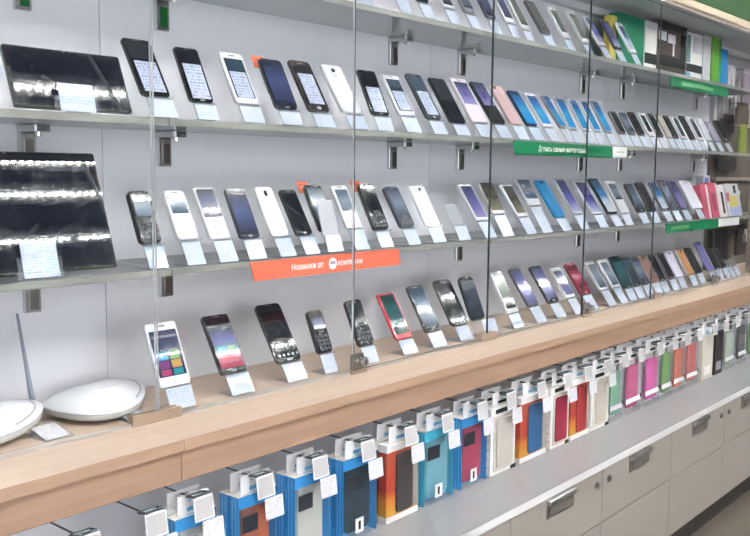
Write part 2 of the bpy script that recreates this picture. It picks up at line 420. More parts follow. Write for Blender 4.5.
# ------------------------------------------------------------------ glass front: panes, clamps and locks
yg0, yg1 = 2.950*S, 2.961*S
jx = [0.40, 2.130*S, 3.303*S, 4.508*S, 5.702*S, 6.850*S, 9.26*S]
PD = ['clear glass pane in front of the tablets and routers', 'clear glass pane in front of the first colour screen phones', 'clear glass pane before the red phone on the counter',
      'clear glass pane before the first blue phones', 'clear glass pane before the closely set dark phones', 'clear glass pane before the brown and green boxes at the far end']
for i in range(6):
    x0, x1 = jx[i]+(.0026 if i == 1 else .0012), jx[i+1]-(.0026 if i == 0 else .0012)
    b = MB(); z0, z1 = zc+.005, zz(1.30)-.0015
    b.box(x0, x1, yg0, yg1, z0, z1)
    b.mi = [1 if k in (0, 1, 3, 5) else 0 for k in range(6)]
    o = b.build('sliding_glass', [M_PANE, M_PANE_EDGE_LIT if i < 2 else M_PANE_EDGE]); tag(o, PD[i], 'glass pane', 'front glass panes')
t = None
b = MB(); b.box(XL, XR, yg0-.003, yg1+.003, zc+.0003, zc+.0042)
o = b.build('glass_track', mat('track_alu', (0.62, 0.56, 0.50), 0.35, metal=0.3)); tag(o, 'thin pale track on the counter holding the glass panes', 'track')
M_BRZ = mat('clamp_bronze', (0.60, 0.47, 0.36), 0.3, metal=0.55)
for x0, x1, lab in ((2.0*S, 2.235*S, 'flat bronze clamp gripping the panes beside the right router'), (4.43*S, 4.60*S, 'flat bronze clamp gripping the panes by the long slim phone'), (6.90*S, 7.03*S, 'flat bronze clamp gripping the panes before the brown phones')):
    t = thing('pane_clamp', lab, 'clamp', (x0, yg0, zc), group='bronze pane clamps')
    pbox('front_plate', M_BRZ, t, 0, x1-x0, -.0060, -.0034, .0046, .0195, c=.0006)
    pbox('back_plate', M_BRZ, t, 0, x1-x0, yg1-yg0+.0034, yg1-yg0+.0060, .0046, .0195, c=.0006)
    pbox('base_bar', M_BRZ, t, 0, x1-x0, -.0060, -.0034, .0003, .0044)
for x, lab in ((3.315*S, 'chrome cam lock joining two panes beside the larger keypad phone'), (5.735*S, 'chrome cam lock joining two panes beside the maroon phone'), (8.20*S, 'chrome cam lock at the far end of the counter')):
    t = thing('pane_lock', lab, 'lock', (x, yg0, zc), group='chrome pane locks')
    pbox('lock_body', M_CHROME_D, t, -.018, .020, -.0085, -.0006, .008, .042, c=.0015)
    b = MB(); b.tube([(.006, -.0087, .026), (.006, -.024, .026)], .0105, 16); cy = b.build('lock_barrel', M_CHROME_L, t, smooth=False)
    b = MB(); b.tube([(.006, -.0242, .026), (.006, -.0262, .026)], .0080, 16); b.build('barrel_face', M_CHROME, cy)
    pbox('key_slot', M_DARK, cy, .0052, .0068, -.0270, -.0264, .021, .031)
    b = MB(); b.tube([(-.012, -.0087, .030), (-.012, -.016, .030)], .005, 12); b.build('set_screw', M_CHROME_L, t)
    pbox('foot', M_BRZ, t, -.022, .026, -.012, -.0034, .0003, .0072)

# ------------------------------------------------------------------ phones
def C(*a): return tuple(a)
BLK = (0.014, 0.015, 0.018); WHT = (0.74, 0.75, 0.79); NAVY = (0.02, 0.025, 0.05); GRY = (0.28, 0.29, 0.32)
SCR = {
 'off':   lambda: mat('screen_off', (0.012, 0.014, 0.02), 0.06, coat=1.0),
 'navy':  lambda: ramp_mat('screen_navy', [(0, (0.02, 0.025, 0.06)), (.55, (0.05, 0.07, 0.17)), (1, (0.02, 0.025, 0.05))], 0.1),
 'slate': lambda: ramp_mat('screen_slate', [(0, (0.02, 0.03, 0.05)), (1, (0.03, 0.06, 0.09))], 0.12),
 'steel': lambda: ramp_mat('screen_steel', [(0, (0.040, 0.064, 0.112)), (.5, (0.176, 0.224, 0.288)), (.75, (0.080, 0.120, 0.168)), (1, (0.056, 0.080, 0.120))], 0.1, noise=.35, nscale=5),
 'olive': lambda: ramp_mat('screen_olive', [(0, (0.05, 0.055, 0.05)), (.6, (0.13, 0.15, 0.12)), (1, (0.07, 0.08, 0.07))], 0.1, noise=.3),
 'bronze':lambda: ramp_mat('screen_bronze', [(0, (0.18, 0.17, 0.13)), (.5, (0.07, 0.065, 0.05)), (1, (0.05, 0.045, 0.04))], 0.1, noise=.3),
 'blue':  lambda: ramp_mat('screen_blue', [(0, (0.014, 0.238, 0.562)), (.45, (0.036, 0.302, 0.590)), (.75, (0.007, 0.115, 0.360)), (1, (0.007, 0.065, 0.216))], 0.12, noise=.35, nscale=4),
 'cyan':  lambda: ramp_mat('screen_cyan', [(0, (0.009, 0.187, 0.468)), (1, (0.025, 0.281, 0.561))], 0.2, noise=.1),
 'lav':   lambda: ramp_mat('screen_lavender', [(0, (0.086, 0.086, 0.216)), (.35, (0.158, 0.158, 0.360)), (.5, (0.396, 0.360, 0.576)), (.7, (0.144, 0.158, 0.346)), (1, (0.072, 0.086, 0.173))], 0.1, noise=.12),
 'purple':lambda: ramp_mat('screen_purple', [(0, (0.272, 0.245, 0.490)), (.4, (0.136, 0.129, 0.326)), (1, (0.034, 0.041, 0.122))], 0.1, noise=.12),
 'night': lambda: ramp_mat('screen_night', [(0, (0.396, 0.432, 0.612)), (.35, (0.101, 0.094, 0.324)), (.7, (0.036, 0.036, 0.158)), (1, (0.014, 0.022, 0.086))], 0.1, noise=.25),
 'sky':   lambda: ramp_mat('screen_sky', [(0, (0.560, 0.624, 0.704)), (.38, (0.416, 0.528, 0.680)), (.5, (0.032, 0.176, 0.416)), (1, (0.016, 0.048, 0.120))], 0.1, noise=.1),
 'app':   lambda: ramp_mat('screen_apps', [(0, (0.02, 0.03, 0.06)), (1, (0.03, 0.04, 0.09))], 0.08),
 'rain':  lambda: ramp_mat('screen_rainbow', [(0, (0.315, 0.035, 0.070)), (.22, (0.210, 0.035, 0.084)), (.36, (0.070, 0.224, 0.210)), (.55, (0.112, 0.126, 0.315)), (.8, (0.021, 0.028, 0.056)), (1, (0.014, 0.014, 0.021))], 0.08, noise=.12, nscale=5),
 'mar':   lambda: ramp_mat('screen_maroon', [(0, (0.12, 0.01, 0.03)), (.5, (0.30, 0.03, 0.07)), (1, (0.14, 0.01, 0.03))], 0.08),
 'teal':  lambda: ramp_mat('screen_teal', [(0, (0.01, 0.03, 0.04)), (.55, (0.02, 0.10, 0.11)), (1, (0.01, 0.03, 0.04))], 0.08, noise=.3),
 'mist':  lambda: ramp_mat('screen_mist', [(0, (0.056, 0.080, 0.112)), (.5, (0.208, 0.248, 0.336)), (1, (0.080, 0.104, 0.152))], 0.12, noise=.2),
}
def body_mat(c):
    return mat('phone_body_%d_%d_%d' % tuple(int(v*1000) for v in c), c, 0.22, coat=0.6)
KEYB = lambda: mat('keys_dark', (0.05, 0.055, 0.07), 0.35)
KEYW = lambda: mat('keys_pale', (0.68, 0.69, 0.74), 0.35)
def keypad(parent, w, y0, y1, t, m, rows=5, cols=3):
    b = MB(); x0, x1 = w*.10, w*.90; gx = (x1-x0)/cols; gy = (y1-y0)/rows
    for i in range(rows):
        for j in range(cols):
            b.bbox(x0+j*gx+gx*.1, x0+(j+1)*gx-gx*.1, y0+i*gy+gy*.14, y0+(i+1)*gy-gy*.14, t+.0001, t+.0012, .0004)
    return b.build('keypad', m, parent)
def make_phone(label, loc, th, w, l, st, group):
    """phone lying on its stand: local x across, y up the face, z out of the face"""
    ph = thing('mobile_phone', label, 'phone', loc, (R(th), 0, 0), group)
    kind = st['k']; t = st.get('t', .0085); bc = st.get('c', BLK); r = st.get('r', .007)
    prr('body', body_mat(bc), ph, 0, w, 0, l, 0, t, r, ch=.0016, n=4)
    z0, z1 = t+.00005, t+.0005
    if kind == 'touch':
        mx, mt, mb = st.get('m', (.055, .09, .09))
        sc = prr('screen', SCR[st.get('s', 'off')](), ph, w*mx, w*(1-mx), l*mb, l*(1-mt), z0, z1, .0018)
        if st.get('stick'):
            a, bb = st['stick']
            prr('screen_sticker', M_STICK, ph, w*(mx+.05), w*(.95-mx), l*(mb+a*(1-mb-mt)), l*(mb+bb*(1-mb-mt)), z1+.0001, z1+.0004, .001, label='pale printed sticker on the screen')
        if st.get('btn', True):
            prr('home_button', mat('button_grey', (0.22, 0.22, 0.24), 0.3) if sum(bc) < 1.2 else mat('button_pale', (0.62, 0.63, 0.66), 0.3), ph, w*.40, w*.60, l*mb*.25, l*mb*.75, z0, z1, .003)
        prr('earpiece', mat('earpiece_grey', (0.16, 0.16, 0.18), 0.4), ph, w*.38, w*.62, l*(1-mt*.58), l*(1-mt*.40), z0, z1, .0005)
        for (tx, ty, tw, tt, col) in st.get('tiles', ()):
            x0 = w*(mx+tx*(1-2*mx)); y0 = l*(mb+ty*(1-mb-mt))
            prr('app_tile', mat('tile_%d_%d_%d' % tuple(int(v*100) for v in col), col, 0.12, coat=1.0), ph, x0, x0+w*tw*(1-2*mx), y0, y0+l*tt*(1-mb-mt), z1+.0001, z1+.0003, .0008)
    elif kind == 'key':
        s0, s1 = st.get('sy', (.52, .88))
        prr('screen', SCR[st.get('s', 'navy')](), ph, w*.11, w*.89, l*s0, l*s1, z0, z1, .0015)
        km = KEYW() if st.get('kw') else KEYB()
        prr('control_pad', km, ph, w*.30, w*.70, l*(s0-.10), l*(s0-.025), z0, z1+.0008, .003)
        keypad(ph, w, l*.05, l*(s0-.115), t, km, rows=4)
        prr('earpiece', mat('earpiece_grey', (0.16, 0.16, 0.18), 0.4), ph, w*.36, w*.64, l*.94, l*.955, z0, z1, .0005)
    elif kind == 'slider':
        prr('screen', SCR['navy'](), ph, w*.07, w*.93, l*.42, l*.96, z0, z1, .003)
        keypad(ph, w, l*.06, l*.36, t, KEYW(), rows=3)
        prr('control_pad', KEYW(), ph, w*.35, w*.65, l*.365, l*.41, z0, z1+.0006, .003)
    elif kind == 'back':
        cx, cy, cw, ch_ = st.get('cam', (.5, .86, .16, .05))
        prr('camera_lens', M_BLACKP, ph, w*(cx-cw/2), w*(cx+cw/2), l*(cy-ch_), l*(cy+ch_), z0, z1+.0006, .003)
        if st.get('flash'):
            prr('flash_lamp', mat('flash_grey', (0.45, 0.44, 0.44), 0.3), ph, w*(cx-.08), w*(cx+.08), l*(cy-.13), l*(cy-.085), z0, z1, .002)
        if st.get('print'):
            prr('back_print', SCR[st['print']](), ph, w*.05, w*.95, l*.04, l*.96, z0, z1, .002)
    if st.get('edge'):
        prr('side_band', body_mat(st['edge']), ph, -.0022, -.0003, l*.02, l*.98, .001, t-.001, .0005)
    return ph
M_LIP = M_ACR
def make_stand(label, xc, zs, yb, zb, th, w, l, tphone, row, card=True, cw=None, cdx=0.0, cmat=None):
    """clear L-shaped stand: sloping plate, small lip for the phone, foot and price card; top of its lip is at the phone's lower edge"""
    th_ = R(th); c, s = math.cos(th_), math.sin(th_)
    yfront = yb-zb/math.tan(th_)
    st = thing('price_stand', label, 'price stand', (xc, yfront, zs), group='price stands on the '+SHN[row])
    lb = zb/s
    pw = min(w*.9, .052)
    # sloping plate in its own frame
    b = MB(); b.box(-pw/2, pw/2, .0022, lb+l*.55, -.0030, -.0008)
    b.box(-pw/2, pw/2, lb-.0022, lb-.0004, -.0008, tphone*.75)
    b.build('acrylic_plate', M_ACR, st, (0, 0, .0006), (th_, 0, 0))
    pbox('foot_plate', M_ACR, st, -pw/2, pw/2, .004, .045, .0004, .0022)
    if card:
        cw = cw or min(w*.90, .056)
        prr('price_card', cmat or M_CARD, st, -cw/2, cw/2, -(lb-.002)/2, (lb-.0045)/2, 0.0, .0007, .0015, loc=(cdx, ((lb)/2+.0004)*c, (lb/2+.0004)*s+.0009), rot=(th_, 0, 0))
    return st

SHT = {'r1': 'top shelf', 'r2': 'second shelf', 'r3': 'third shelf', 'r4': 'counter'}
YF = {'r1': 2.998*S, 'r2': 2.998*S, 'r3': 2.998*S, 'r4': 3.02*S}
GRP = {'r1': 'phones on the top shelf', 'r2': 'phones on the second shelf', 'r3': 'phones on the third shelf', 'r4': 'phones on the wooden counter'}
def place(row, tab, specs):
    n = len(tab); zs = ROWZ[row]
    assert len(specs) == n, (row, len(specs), n)
    for i, ((x, zb, w, l, th), (desc, st)) in enumerate(zip(tab, specs)):
        st = dict(st)
        if i+1 < n: w = min(w, tab[i+1][0]-x-.004)
        t = st.get('t', .0085); yb = YF[row]+zb/math.tan(R(th))
        x -= .0052 if row in ('r3', 'r4') else .004
        loc = (x, yb+.0006, zs+zb+.0008)
        if st.get('ph', True): make_phone('%s on the %s' % (desc, SHT[row]), loc, th, w, l, st, GRP[row])
        make_stand('price stand under the %s, %s' % (desc, SHT[row]), x+w/2+(.0085 if 'cw' not in st else 0), zs, yb, zb, th, w, l, t, row, cw=st.get('cw'), cdx=st.get('cdx', 0))
        if st.get('flag'):
            th_ = R(th); fl = thing('promo_card', 'orange card behind the %s, %s' % (desc.split(' with an')[0], SHT[row]), 'promo card', (x, yb, zs+zb), (th_, 0, 0), 'orange cards behind phones')
            prr('card_sheet', M_ORANGE, fl, .004, .036, l-.008, l+.019, -.0140, -.0132, .002)
            pbox('clear_stem', M_ACR, fl, .014, .024, l*.4, l-.009, -.0140, -.0132)
            pbox('printed_line', mat('orange_dark', (0.45, 0.09, 0.05), 0.5), fl, .008, .032, l+.009, l+.013, -.0131, -.0129)
T = lambda **k: dict(k='touch', **k)
K = lambda **k: dict(k='key', r=.009, t=.012, **k)
B = lambda **k: dict(k='back', **k)
LIST = dict(stick=(.02, .66)); 
W_ = dict(c=WHT)

TAB = {
 'r1': [(1.4529, 0.0374, 0.0511, 0.0632, 60.0), (1.5905, 0.0374, 0.046, 0.0731, 60.0), (1.6785, 0.0374, 0.0452, 0.0821, 60.0), (1.7805, 0.0374, 0.0445, 0.0856, 60.0), (1.8686, 0.0374, 0.0451, 0.0916, 60.0), (1.9661, 0.0374, 0.0435, 0.0873, 60.0), (2.0551, 0.0374, 0.0436, 0.098, 60.0), (2.1269, 0.0291, 0.0437, 0.1233, 59.6), (2.2375, 0.0306, 0.0507, 0.1133, 57.3), (2.3566, 0.0328, 0.0454, 0.1095, 58.3), (2.4706, 0.0312, 0.0466, 0.1183, 58.7), (2.5882, 0.0371, 0.0443, 0.1095, 56.9), (2.687, 0.0374, 0.0523, 0.1071, 60.0), (2.8009, 0.0374, 0.0479, 0.1152, 60.0)],
 'r2': [(0.9255, 0.0341, 0.0586, 0.1172, 59.0), (1.0219, 0.0298, 0.0529, 0.1102, 64.1), (1.1299, 0.0335, 0.0575, 0.1108, 62.2), (1.2294, 0.0291, 0.0601, 0.1131, 62.6), (1.3235, 0.0294, 0.062, 0.1246, 58.9), (1.427, 0.0315, 0.0626, 0.1267, 56.9), (1.5159, 0.0325, 0.0591, 0.111, 64.9), (1.6174, 0.0368, 0.0603, 0.1101, 59.5), (1.7214, 0.0333, 0.0598, 0.1307, 57.5), (1.8131, 0.0292, 0.066, 0.133, 57.1), (1.9126, 0.0349, 0.0692, 0.1369, 56.6), (2.009, 0.0365, 0.0628, 0.1345, 55.0), (2.1008, 0.0384, 0.0593, 0.1296, 55.0), (2.1821, 0.0376, 0.0569, 0.1209, 55.0), (2.2692, 0.0385, 0.0576, 0.1187, 55.0), (2.3667, 0.0402, 0.0537, 0.1188, 55.0), (2.4091, 0.0374, 0.0487, 0.1101, 60.0), (2.4948, 0.0374, 0.0473, 0.1101, 60.0), (2.5666, 0.0374, 0.0459, 0.1088, 60.0), (2.6455, 0.0374, 0.0444, 0.1157, 60.0), (2.7407, 0.0374, 0.0506, 0.0839, 60.0), (2.8158, 0.0374, 0.0488, 0.0826, 60.0), (2.8898, 0.0374, 0.0482, 0.0903, 60.0), (2.971, 0.0374, 0.0444, 0.0916, 60.0), (3.0448, 0.0374, 0.0477, 0.0937, 60.0), (3.1261, 0.0374, 0.0434, 0.0972, 60.0), (3.1829, 0.0374, 0.0446, 0.0933, 60.0), (3.2562, 0.0374, 0.0462, 0.0946, 60.0), (3.3404, 0.0374, 0.0469, 0.1023, 60.0), (3.4194, 0.0374, 0.0496, 0.1006, 60.0), (3.505, 0.0374, 0.0526, 0.1019, 60.0), (3.5933, 0.0374, 0.0536, 0.0924, 60.0), (3.6921, 0.0374, 0.0558, 0.1023, 60.0)],
 'r3': [(0.9138, 0.0404, 0.0435, 0.0974, 67.0), (0.9953, 0.0424, 0.0459, 0.0971, 62.7), (1.0692, 0.0405, 0.0487, 0.1062, 62.0), (1.1409, 0.0387, 0.0499, 0.105, 63.4), (1.2228, 0.038, 0.048, 0.1103, 61.1), (1.293, 0.037, 0.0465, 0.106, 59.2), (1.3605, 0.0424, 0.0522, 0.1078, 62.3), (1.4463, 0.0448, 0.0502, 0.1035, 61.2), (1.5288, 0.037, 0.0504, 0.1135, 63.4), (1.6301, 0.0375, 0.0508, 0.1086, 58.3), (1.7247, 0.0375, 0.0577, 0.1105, 59.9), (1.9497, 0.0432, 0.0585, 0.1115, 55.6), (2.0304, 0.0576, 0.064, 0.0945, 59.8), (2.1548, 0.0465, 0.0584, 0.1064, 55.0), (2.2358, 0.0745, 0.0696, 0.0862, 57.8), (2.3551, 0.0376, 0.0598, 0.1306, 55.0), (2.4679, 0.0439, 0.0598, 0.1279, 55.8), (2.5903, 0.0401, 0.0682, 0.1236, 55.0), (2.6962, 0.0368, 0.0649, 0.1372, 55.0), (2.7758, 0.0374, 0.0626, 0.1191, 60.0), (2.9048, 0.0374, 0.0629, 0.1092, 60.0), (2.9975, 0.0374, 0.0616, 0.1148, 60.0), (3.1079, 0.0374, 0.0614, 0.114, 60.0), (3.1917, 0.0374, 0.0628, 0.1226, 60.0), (3.2797, 0.0374, 0.0654, 0.1204, 60.0), (3.393, 0.0374, 0.099, 0.1204, 60.0)],
 'r4': [(0.9551, 0.0398, 0.0692, 0.1194, 67.0), (1.1006, 0.038, 0.0658, 0.1218, 60.3), (1.2477, 0.0361, 0.0691, 0.1321, 58.1), (1.3595, 0.0407, 0.0434, 0.0949, 67.0), (1.4901, 0.0379, 0.0516, 0.1081, 64.7), (1.6279, 0.0335, 0.0598, 0.1199, 57.9), (1.743, 0.036, 0.0632, 0.1246, 58.7), (1.8533, 0.0371, 0.0735, 0.1286, 59.4), (1.9324, 0.0425, 0.0655, 0.1198, 67.0), (2.1145, 0.04, 0.0574, 0.1263, 60.2), (2.2391, 0.0442, 0.0589, 0.1239, 55.0), (2.3523, 0.042, 0.0641, 0.1253, 55.0), (2.4639, 0.0455, 0.0572, 0.1053, 55.0), (2.5598, 0.0452, 0.0671, 0.1148, 55.0), (2.6908, 0.0488, 0.0609, 0.1057, 55.0), (2.7811, 0.0489, 0.0676, 0.1047, 55.0), (2.8444, 0.0408, 0.0764, 0.1191, 60.0), (2.9181, 0.0408, 0.0633, 0.1084, 60.0), (2.9914, 0.0408, 0.0614, 0.1062, 60.0), (3.0582, 0.0408, 0.072, 0.1075, 60.0), (3.1323, 0.0408, 0.0612, 0.1054, 60.0), (3.2164, 0.0408, 0.0609, 0.1084, 60.0), (3.2943, 0.0408, 0.0659, 0.1062, 60.0), (3.4046, 0.0408, 0.0592, 0.1071, 60.0), (3.4883, 0.0408, 0.0613, 0.1109, 60.0), (3.6128, 0.0408, 0.0753, 0.129, 60.0), (3.6807, 0.0408, 0.0667, 0.0959, 60.0), (3.7629, 0.0408, 0.0574, 0.0903, 60.0)],
}
S4 = [
 ('white phone with coloured app tiles', T(c=WHT, s='app', m=(.07, .13, .15), tiles=[(.10,.36,.36,.19,(.02,.20,.42)),(.54,.36,.36,.19,(.16,.34,.10)),(.54,.17,.36,.17,(.42,.22,.06)),(.10,.17,.36,.17,(.16,.04,.16)),(.10,.02,.36,.13,(.35,.04,.14)),(.54,.02,.36,.13,(.02,.22,.28)),(.05,.84,.9,.05,(.22,.20,.28))])),
 ('black phone with a rainbow home screen', T(s='rain', m=(.06, .08, .09), tiles=[(.12,.34,.3,.10,(.04,.26,.32)),(.55,.34,.3,.10,(.20,.34,.26)),(.10,.10,.75,.12,(.40,.06,.10))])),
 ('large black phone with tiny icons low on its screen', T(s='off', r=.010, m=(.05, .06, .08), tiles=[(.08+.2*k,.02,.09,.045,(.35,.37,.42)) for k in range(5)]+[(.12+.24*k,.13,.08,.04,(.10,.12,.16)) for k in range(4)])),
 ('smallest black keypad phone', K(s='navy', sy=(.55, .86))),
 ('larger black keypad phone behind the chrome lock', K(s='off', sy=(.52, .90))),
 ('red phone with a dark glossy screen', T(c=(.50, .02, .04), s='teal', m=(.10, .05, .10), btn=False)),
 ('dark phone with a steel blue screen', T(s='steel', m=(.04, .04, .10))),  # its reflections are painted into the steel screen colours
 ('plain black phone left of the long slim one', T(s='off', r=.012)),
 ('long slim dark phone with rounded top', T(s='slate', r=.016, m=(.05, .10, .05), btn=False, cw=.062, cdx=.050)),
 ('white phone with an olive grey screen', T(c=WHT, s='olive', m=(.08, .10, .10))),
 ('dark grey phone with a lavender screen', T(c=(.10, .10, .13), s='lav', m=(.04, .05, .05), btn=False)),
 ('black phone with a lavender screen and dark bottom', T(s='lav', m=(.05, .07, .10))),
 ('white phone with a lavender screen', T(c=WHT, s='lav', m=(.09, .11, .10))),
 ('maroon phone', T(c=(.20, .015, .04), s='mar', m=(.06, .10, .10))),
 ('white misty screened phone just right of the maroon one', T(c=WHT, s='mist', m=(.10, .11, .07))),
 ('white misty screened phone, second right of the maroon one', T(c=WHT, s='mist', m=(.12, .10, .08))),
 ('black phone with a teal glint', T(s='teal', m=(.05, .06, .06), edge=(.02, .05, .06))),  # glint painted as teal in the screen ramp
 ('slate grey phone next to the teal one', T(c=(.05, .06, .075), s='slate', m=(.06, .08, .08))),
 ('dark grey phone with a pale lower half', T(c=(.07, .075, .09), s='steel', m=(.06, .08, .12))),
 ('brown backed phone left of the last pane joint', B(c=(.28, .17, .15), cam=(.5, .9, .2, .03))),
 ('dark brown phone behind the last pane joint', T(c=(.09, .07, .06), s='off', m=(.05, .07, .07), edge=(.20, .15, .13))),
 ('dark mauve phone left of the white lavender one', T(c=(.17, .14, .17), s='off', m=(.10, .06, .06))),
 ('white phone with lavender back print', B(c=(.72, .68, .86), cam=(.5, .92, .2, .025))),
 ('orange brown phone with a white edge', B(c=(.45, .22, .10), cam=(.5, .9, .2, .03), edge=(.75, .75, .76))),
 ('plain black phone between orange and purple ones', T(s='off', m=(.05, .05, .05), btn=False)),
 ('tall purple phone', B(c=(.17, .16, .38), cam=(.5, .9, .2, .03))),
 ('black phone right of the tall purple one', T(s='off', m=(.05, .05, .05), edge=(.75, .75, .75))),
 ('last dark brown phone', T(c=(.10, .075, .06), s='off', m=(.06, .06, .06))),
]
S3 = [
 ('black keypad phone left of the first pane joint', K(s='steel', sy=(.50, .92))),
 ('white keypad phone with a grey screen', K(c=WHT, s='steel', kw=True, sy=(.52, .88))),
 ('white slider phone with a black upper screen', dict(k='slider', c=WHT, r=.006)),
 ('navy keyboard phone with bright glints', T(c=NAVY, s='navy', m=(.06, .10, .08))),
 ('white phone turned back forward with a black lens', B(c=WHT, r=.009, cam=(.5, .86, .16, .055))),
 ('plain black phone left of the orange card', T(s='off', m=(.06, .10, .08))),
 ('black phone half hidden by a blank grey card', T(s='steel', m=(.06, .08, .08), flag=True)),
 ('white grey screened phone right of the blank card', T(c=WHT, s='steel', m=(.12, .10, .40))),
 ('black keypad phone with an orange card', K(s='off', sy=(.42, .92), flag=True)),
 ('dark candybar phone with a pale blue middle', K(c=(.05, .06, .09), s='mist', sy=(.30, .88))),
 ('silver white phone turned back forward with a tiny lens', B(c=(.74, .75, .80), cam=(.6, .90, .14, .03))),
 ('white phone with a purple screen', T(c=WHT, s='purple', m=(.09, .07, .07))),
 ('bronze screened phone set high on its stand', T(c=(.62, .62, .60), s='bronze', m=(.04, .02, .10), btn=False)),
 ('white framed phone with a bronze screen', T(c=WHT, s='bronze', m=(.10, .07, .09))),
 ('dark phone with icons and a silver chin', T(c=(.55, .57, .62), s='steel', m=(.05, .03, .24), btn=False, tiles=[(.15,.62,.28,.14,(.45,.40,.45)),(.55,.40,.3,.14,(.35,.22,.25)),(.15,.25,.28,.12,(.25,.28,.38))])),
 ('bright blue phone', B(c=(.01, .24, .52), cam=(.5, .93, .3, .02), print='cyan')),
 ('grey framed phone with a starry purple screen', T(c=(.55, .56, .60), s='night', m=(.07, .06, .06), btn=False)),
 ('pale framed phone with a blue to white screen', T(c=(.68, .70, .76), s='night', m=(.05, .05, .05), btn=False)),
 ('black framed phone with a sky blue and white screen', T(s='sky', m=(.06, .06, .05), btn=False)),
 ('silver grey phone with a pale chin', T(c=(.60, .61, .64), s='steel', m=(.09, .08, .42), btn=False)),
 ('black phone with a silver glare', T(s='steel', m=(.10, .08, .10))),  # glare painted in by the pale part of the screen ramp
 ('rounded black phone left of the fifth pane joint', T(s='off', r=.012, m=(.06, .08, .08), edge=(.05, .05, .06))),
 ('dark phone with pale lower screen behind fifth joint', T(c=(.10, .10, .12), s='sky', m=(.08, .05, .07))),
 ('black phone with silver patch right of fifth joint', T(c=(.06, .06, .07), s='mist', m=(.07, .06, .07))),
 ('dark purple edged phone', T(c=(.10, .09, .16), s='purple', m=(.08, .05, .05))),
 ('wide white device left of the pink boxes', B(c=(.74, .76, .86), cam=(.5, .92, .1, .02))),
]
S2 = [
 ('wide black phone behind the first pane joint', T(s='off', m=(.07, .08, .06), btn=False, stick=(.0, .62))),
 ('black stickered phone right of the first joint', T(s='off', m=(.06, .07, .05), stick=(.0, .72))),
 ('white phone with a white screen sticker', T(c=WHT, s='slate', m=(.10, .13, .10), stick=(.0, .66))),
 ('glossy black phone with an orange card', T(s='navy', r=.010, m=(.05, .06, .06), flag=True)),
 ('dark brown phone with a list sticker', T(c=(.045, .035, .038), s='off', r=.009, m=(.10, .12, .12), stick=(.02, .80))),
 ('white phone turned back forward with two lenses', B(c=WHT, r=.010, cam=(.5, .87, .17, .035), flash=True)),
 ('black phone behind the second pane joint', T(s='off', m=(.07, .06, .06), stick=(.0, .62))),
 ('white phone with a dark header and white sticker', T(c=WHT, s='slate', m=(.10, .12, .10), stick=(.02, .62))),
 ('dark grey phone with a pale sticker', T(c=(.06, .065, .08), s='slate', r=.010, m=(.08, .08, .08), stick=(.0, .62))),
 ('plain black phone left of the pink white one', T(s='off', m=(.05, .05, .05), btn=False)),
 ('pink white phone with a violet screen', T(c=(.76, .68, .74), s='purple', m=(.09, .10, .40), btn=False, tiles=[(.35,.35,.25,.3,(.10,.07,.25))])),
 ('black phone with a violet upper screen', T(s='purple', m=(.07, .08, .42), btn=False, tiles=[(.35,.35,.25,.3,(.08,.05,.22))])),
 ('rose gold phone turned back forward', B(c=(.62, .44, .44), cam=(.3, .92, .14, .025))),
 ('first blue screen phone', T(c=(.03, .05, .10), s='blue', m=(.05, .04, .05), btn=False)),
 ('second, white framed blue screen phone', T(c=WHT, s='blue', m=(.09, .09, .08), btn=False)),
 ('third blue screen phone with a grey back edge', T(c=(.30, .30, .33), s='blue', m=(.07, .05, .06), btn=False)),
 ('fourth blue screen phone with a silver frame', T(c=(.60, .62, .66), s='blue', m=(.06, .05, .05), btn=False)),
 ('fifth blue screen phone of the row', T(c=(.55, .57, .62), s='blue', m=(.07, .05, .05), btn=False)),
 ('sixth blue screen phone behind the fourth pane joint', T(c=(.66, .68, .72), s='blue', m=(.07, .05, .05), btn=False)),
 ('seventh and last blue screen phone', T(c=(.30, .34, .40), s='blue', m=(.06, .05, .05), btn=False)),
 ('brownish grey phone right of the blue ones', T(c=(.16, .14, .16), s='off', m=(.10, .08, .06), btn=False)),
 ('grey phone with a silver blue screen', T(c=(.16, .17, .20), s='mist', m=(.08, .10, .10))),
 ('dark phone right of the silver blue screen', T(c=(.07, .06, .07), s='off', m=(.08, .06, .06))),
 ('white framed black phone left of the fifth pane joint', T(c=WHT, s='off', m=(.12, .12, .16))),
 ('black phone left of the beige one', T(s='off', m=(.06, .06, .06), edge=(.4, .4, .42))),
 ('beige phone turned back forward', B(c=(.58, .52, .46), cam=(.5, .9, .2, .03))),
 ('black phone right of the beige one', T(s='off', m=(.06, .05, .05))),
 ('first of two white framed black phones at far end', T(c=WHT, s='slate', m=(.13, .10, .10))),
 ('brownish black phone between two white framed ones', T(c=(.06, .045, .05), s='off', m=(.06, .06, .06))),
 ('second of two white framed black phones at far end', T(c=WHT, s='slate', m=(.13, .10, .10))),
 ('plain white phone', B(c=(.74, .77, .84), cam=(.5, .93, .14, .02))),
 ('lavender grey phone', B(c=(.45, .42, .55), cam=(.5, .93, .14, .02))),
 ('last brownish black phone with a pale top edge', T(c=(.08, .06, .06), s='off', m=(.07, .06, .20))),
]
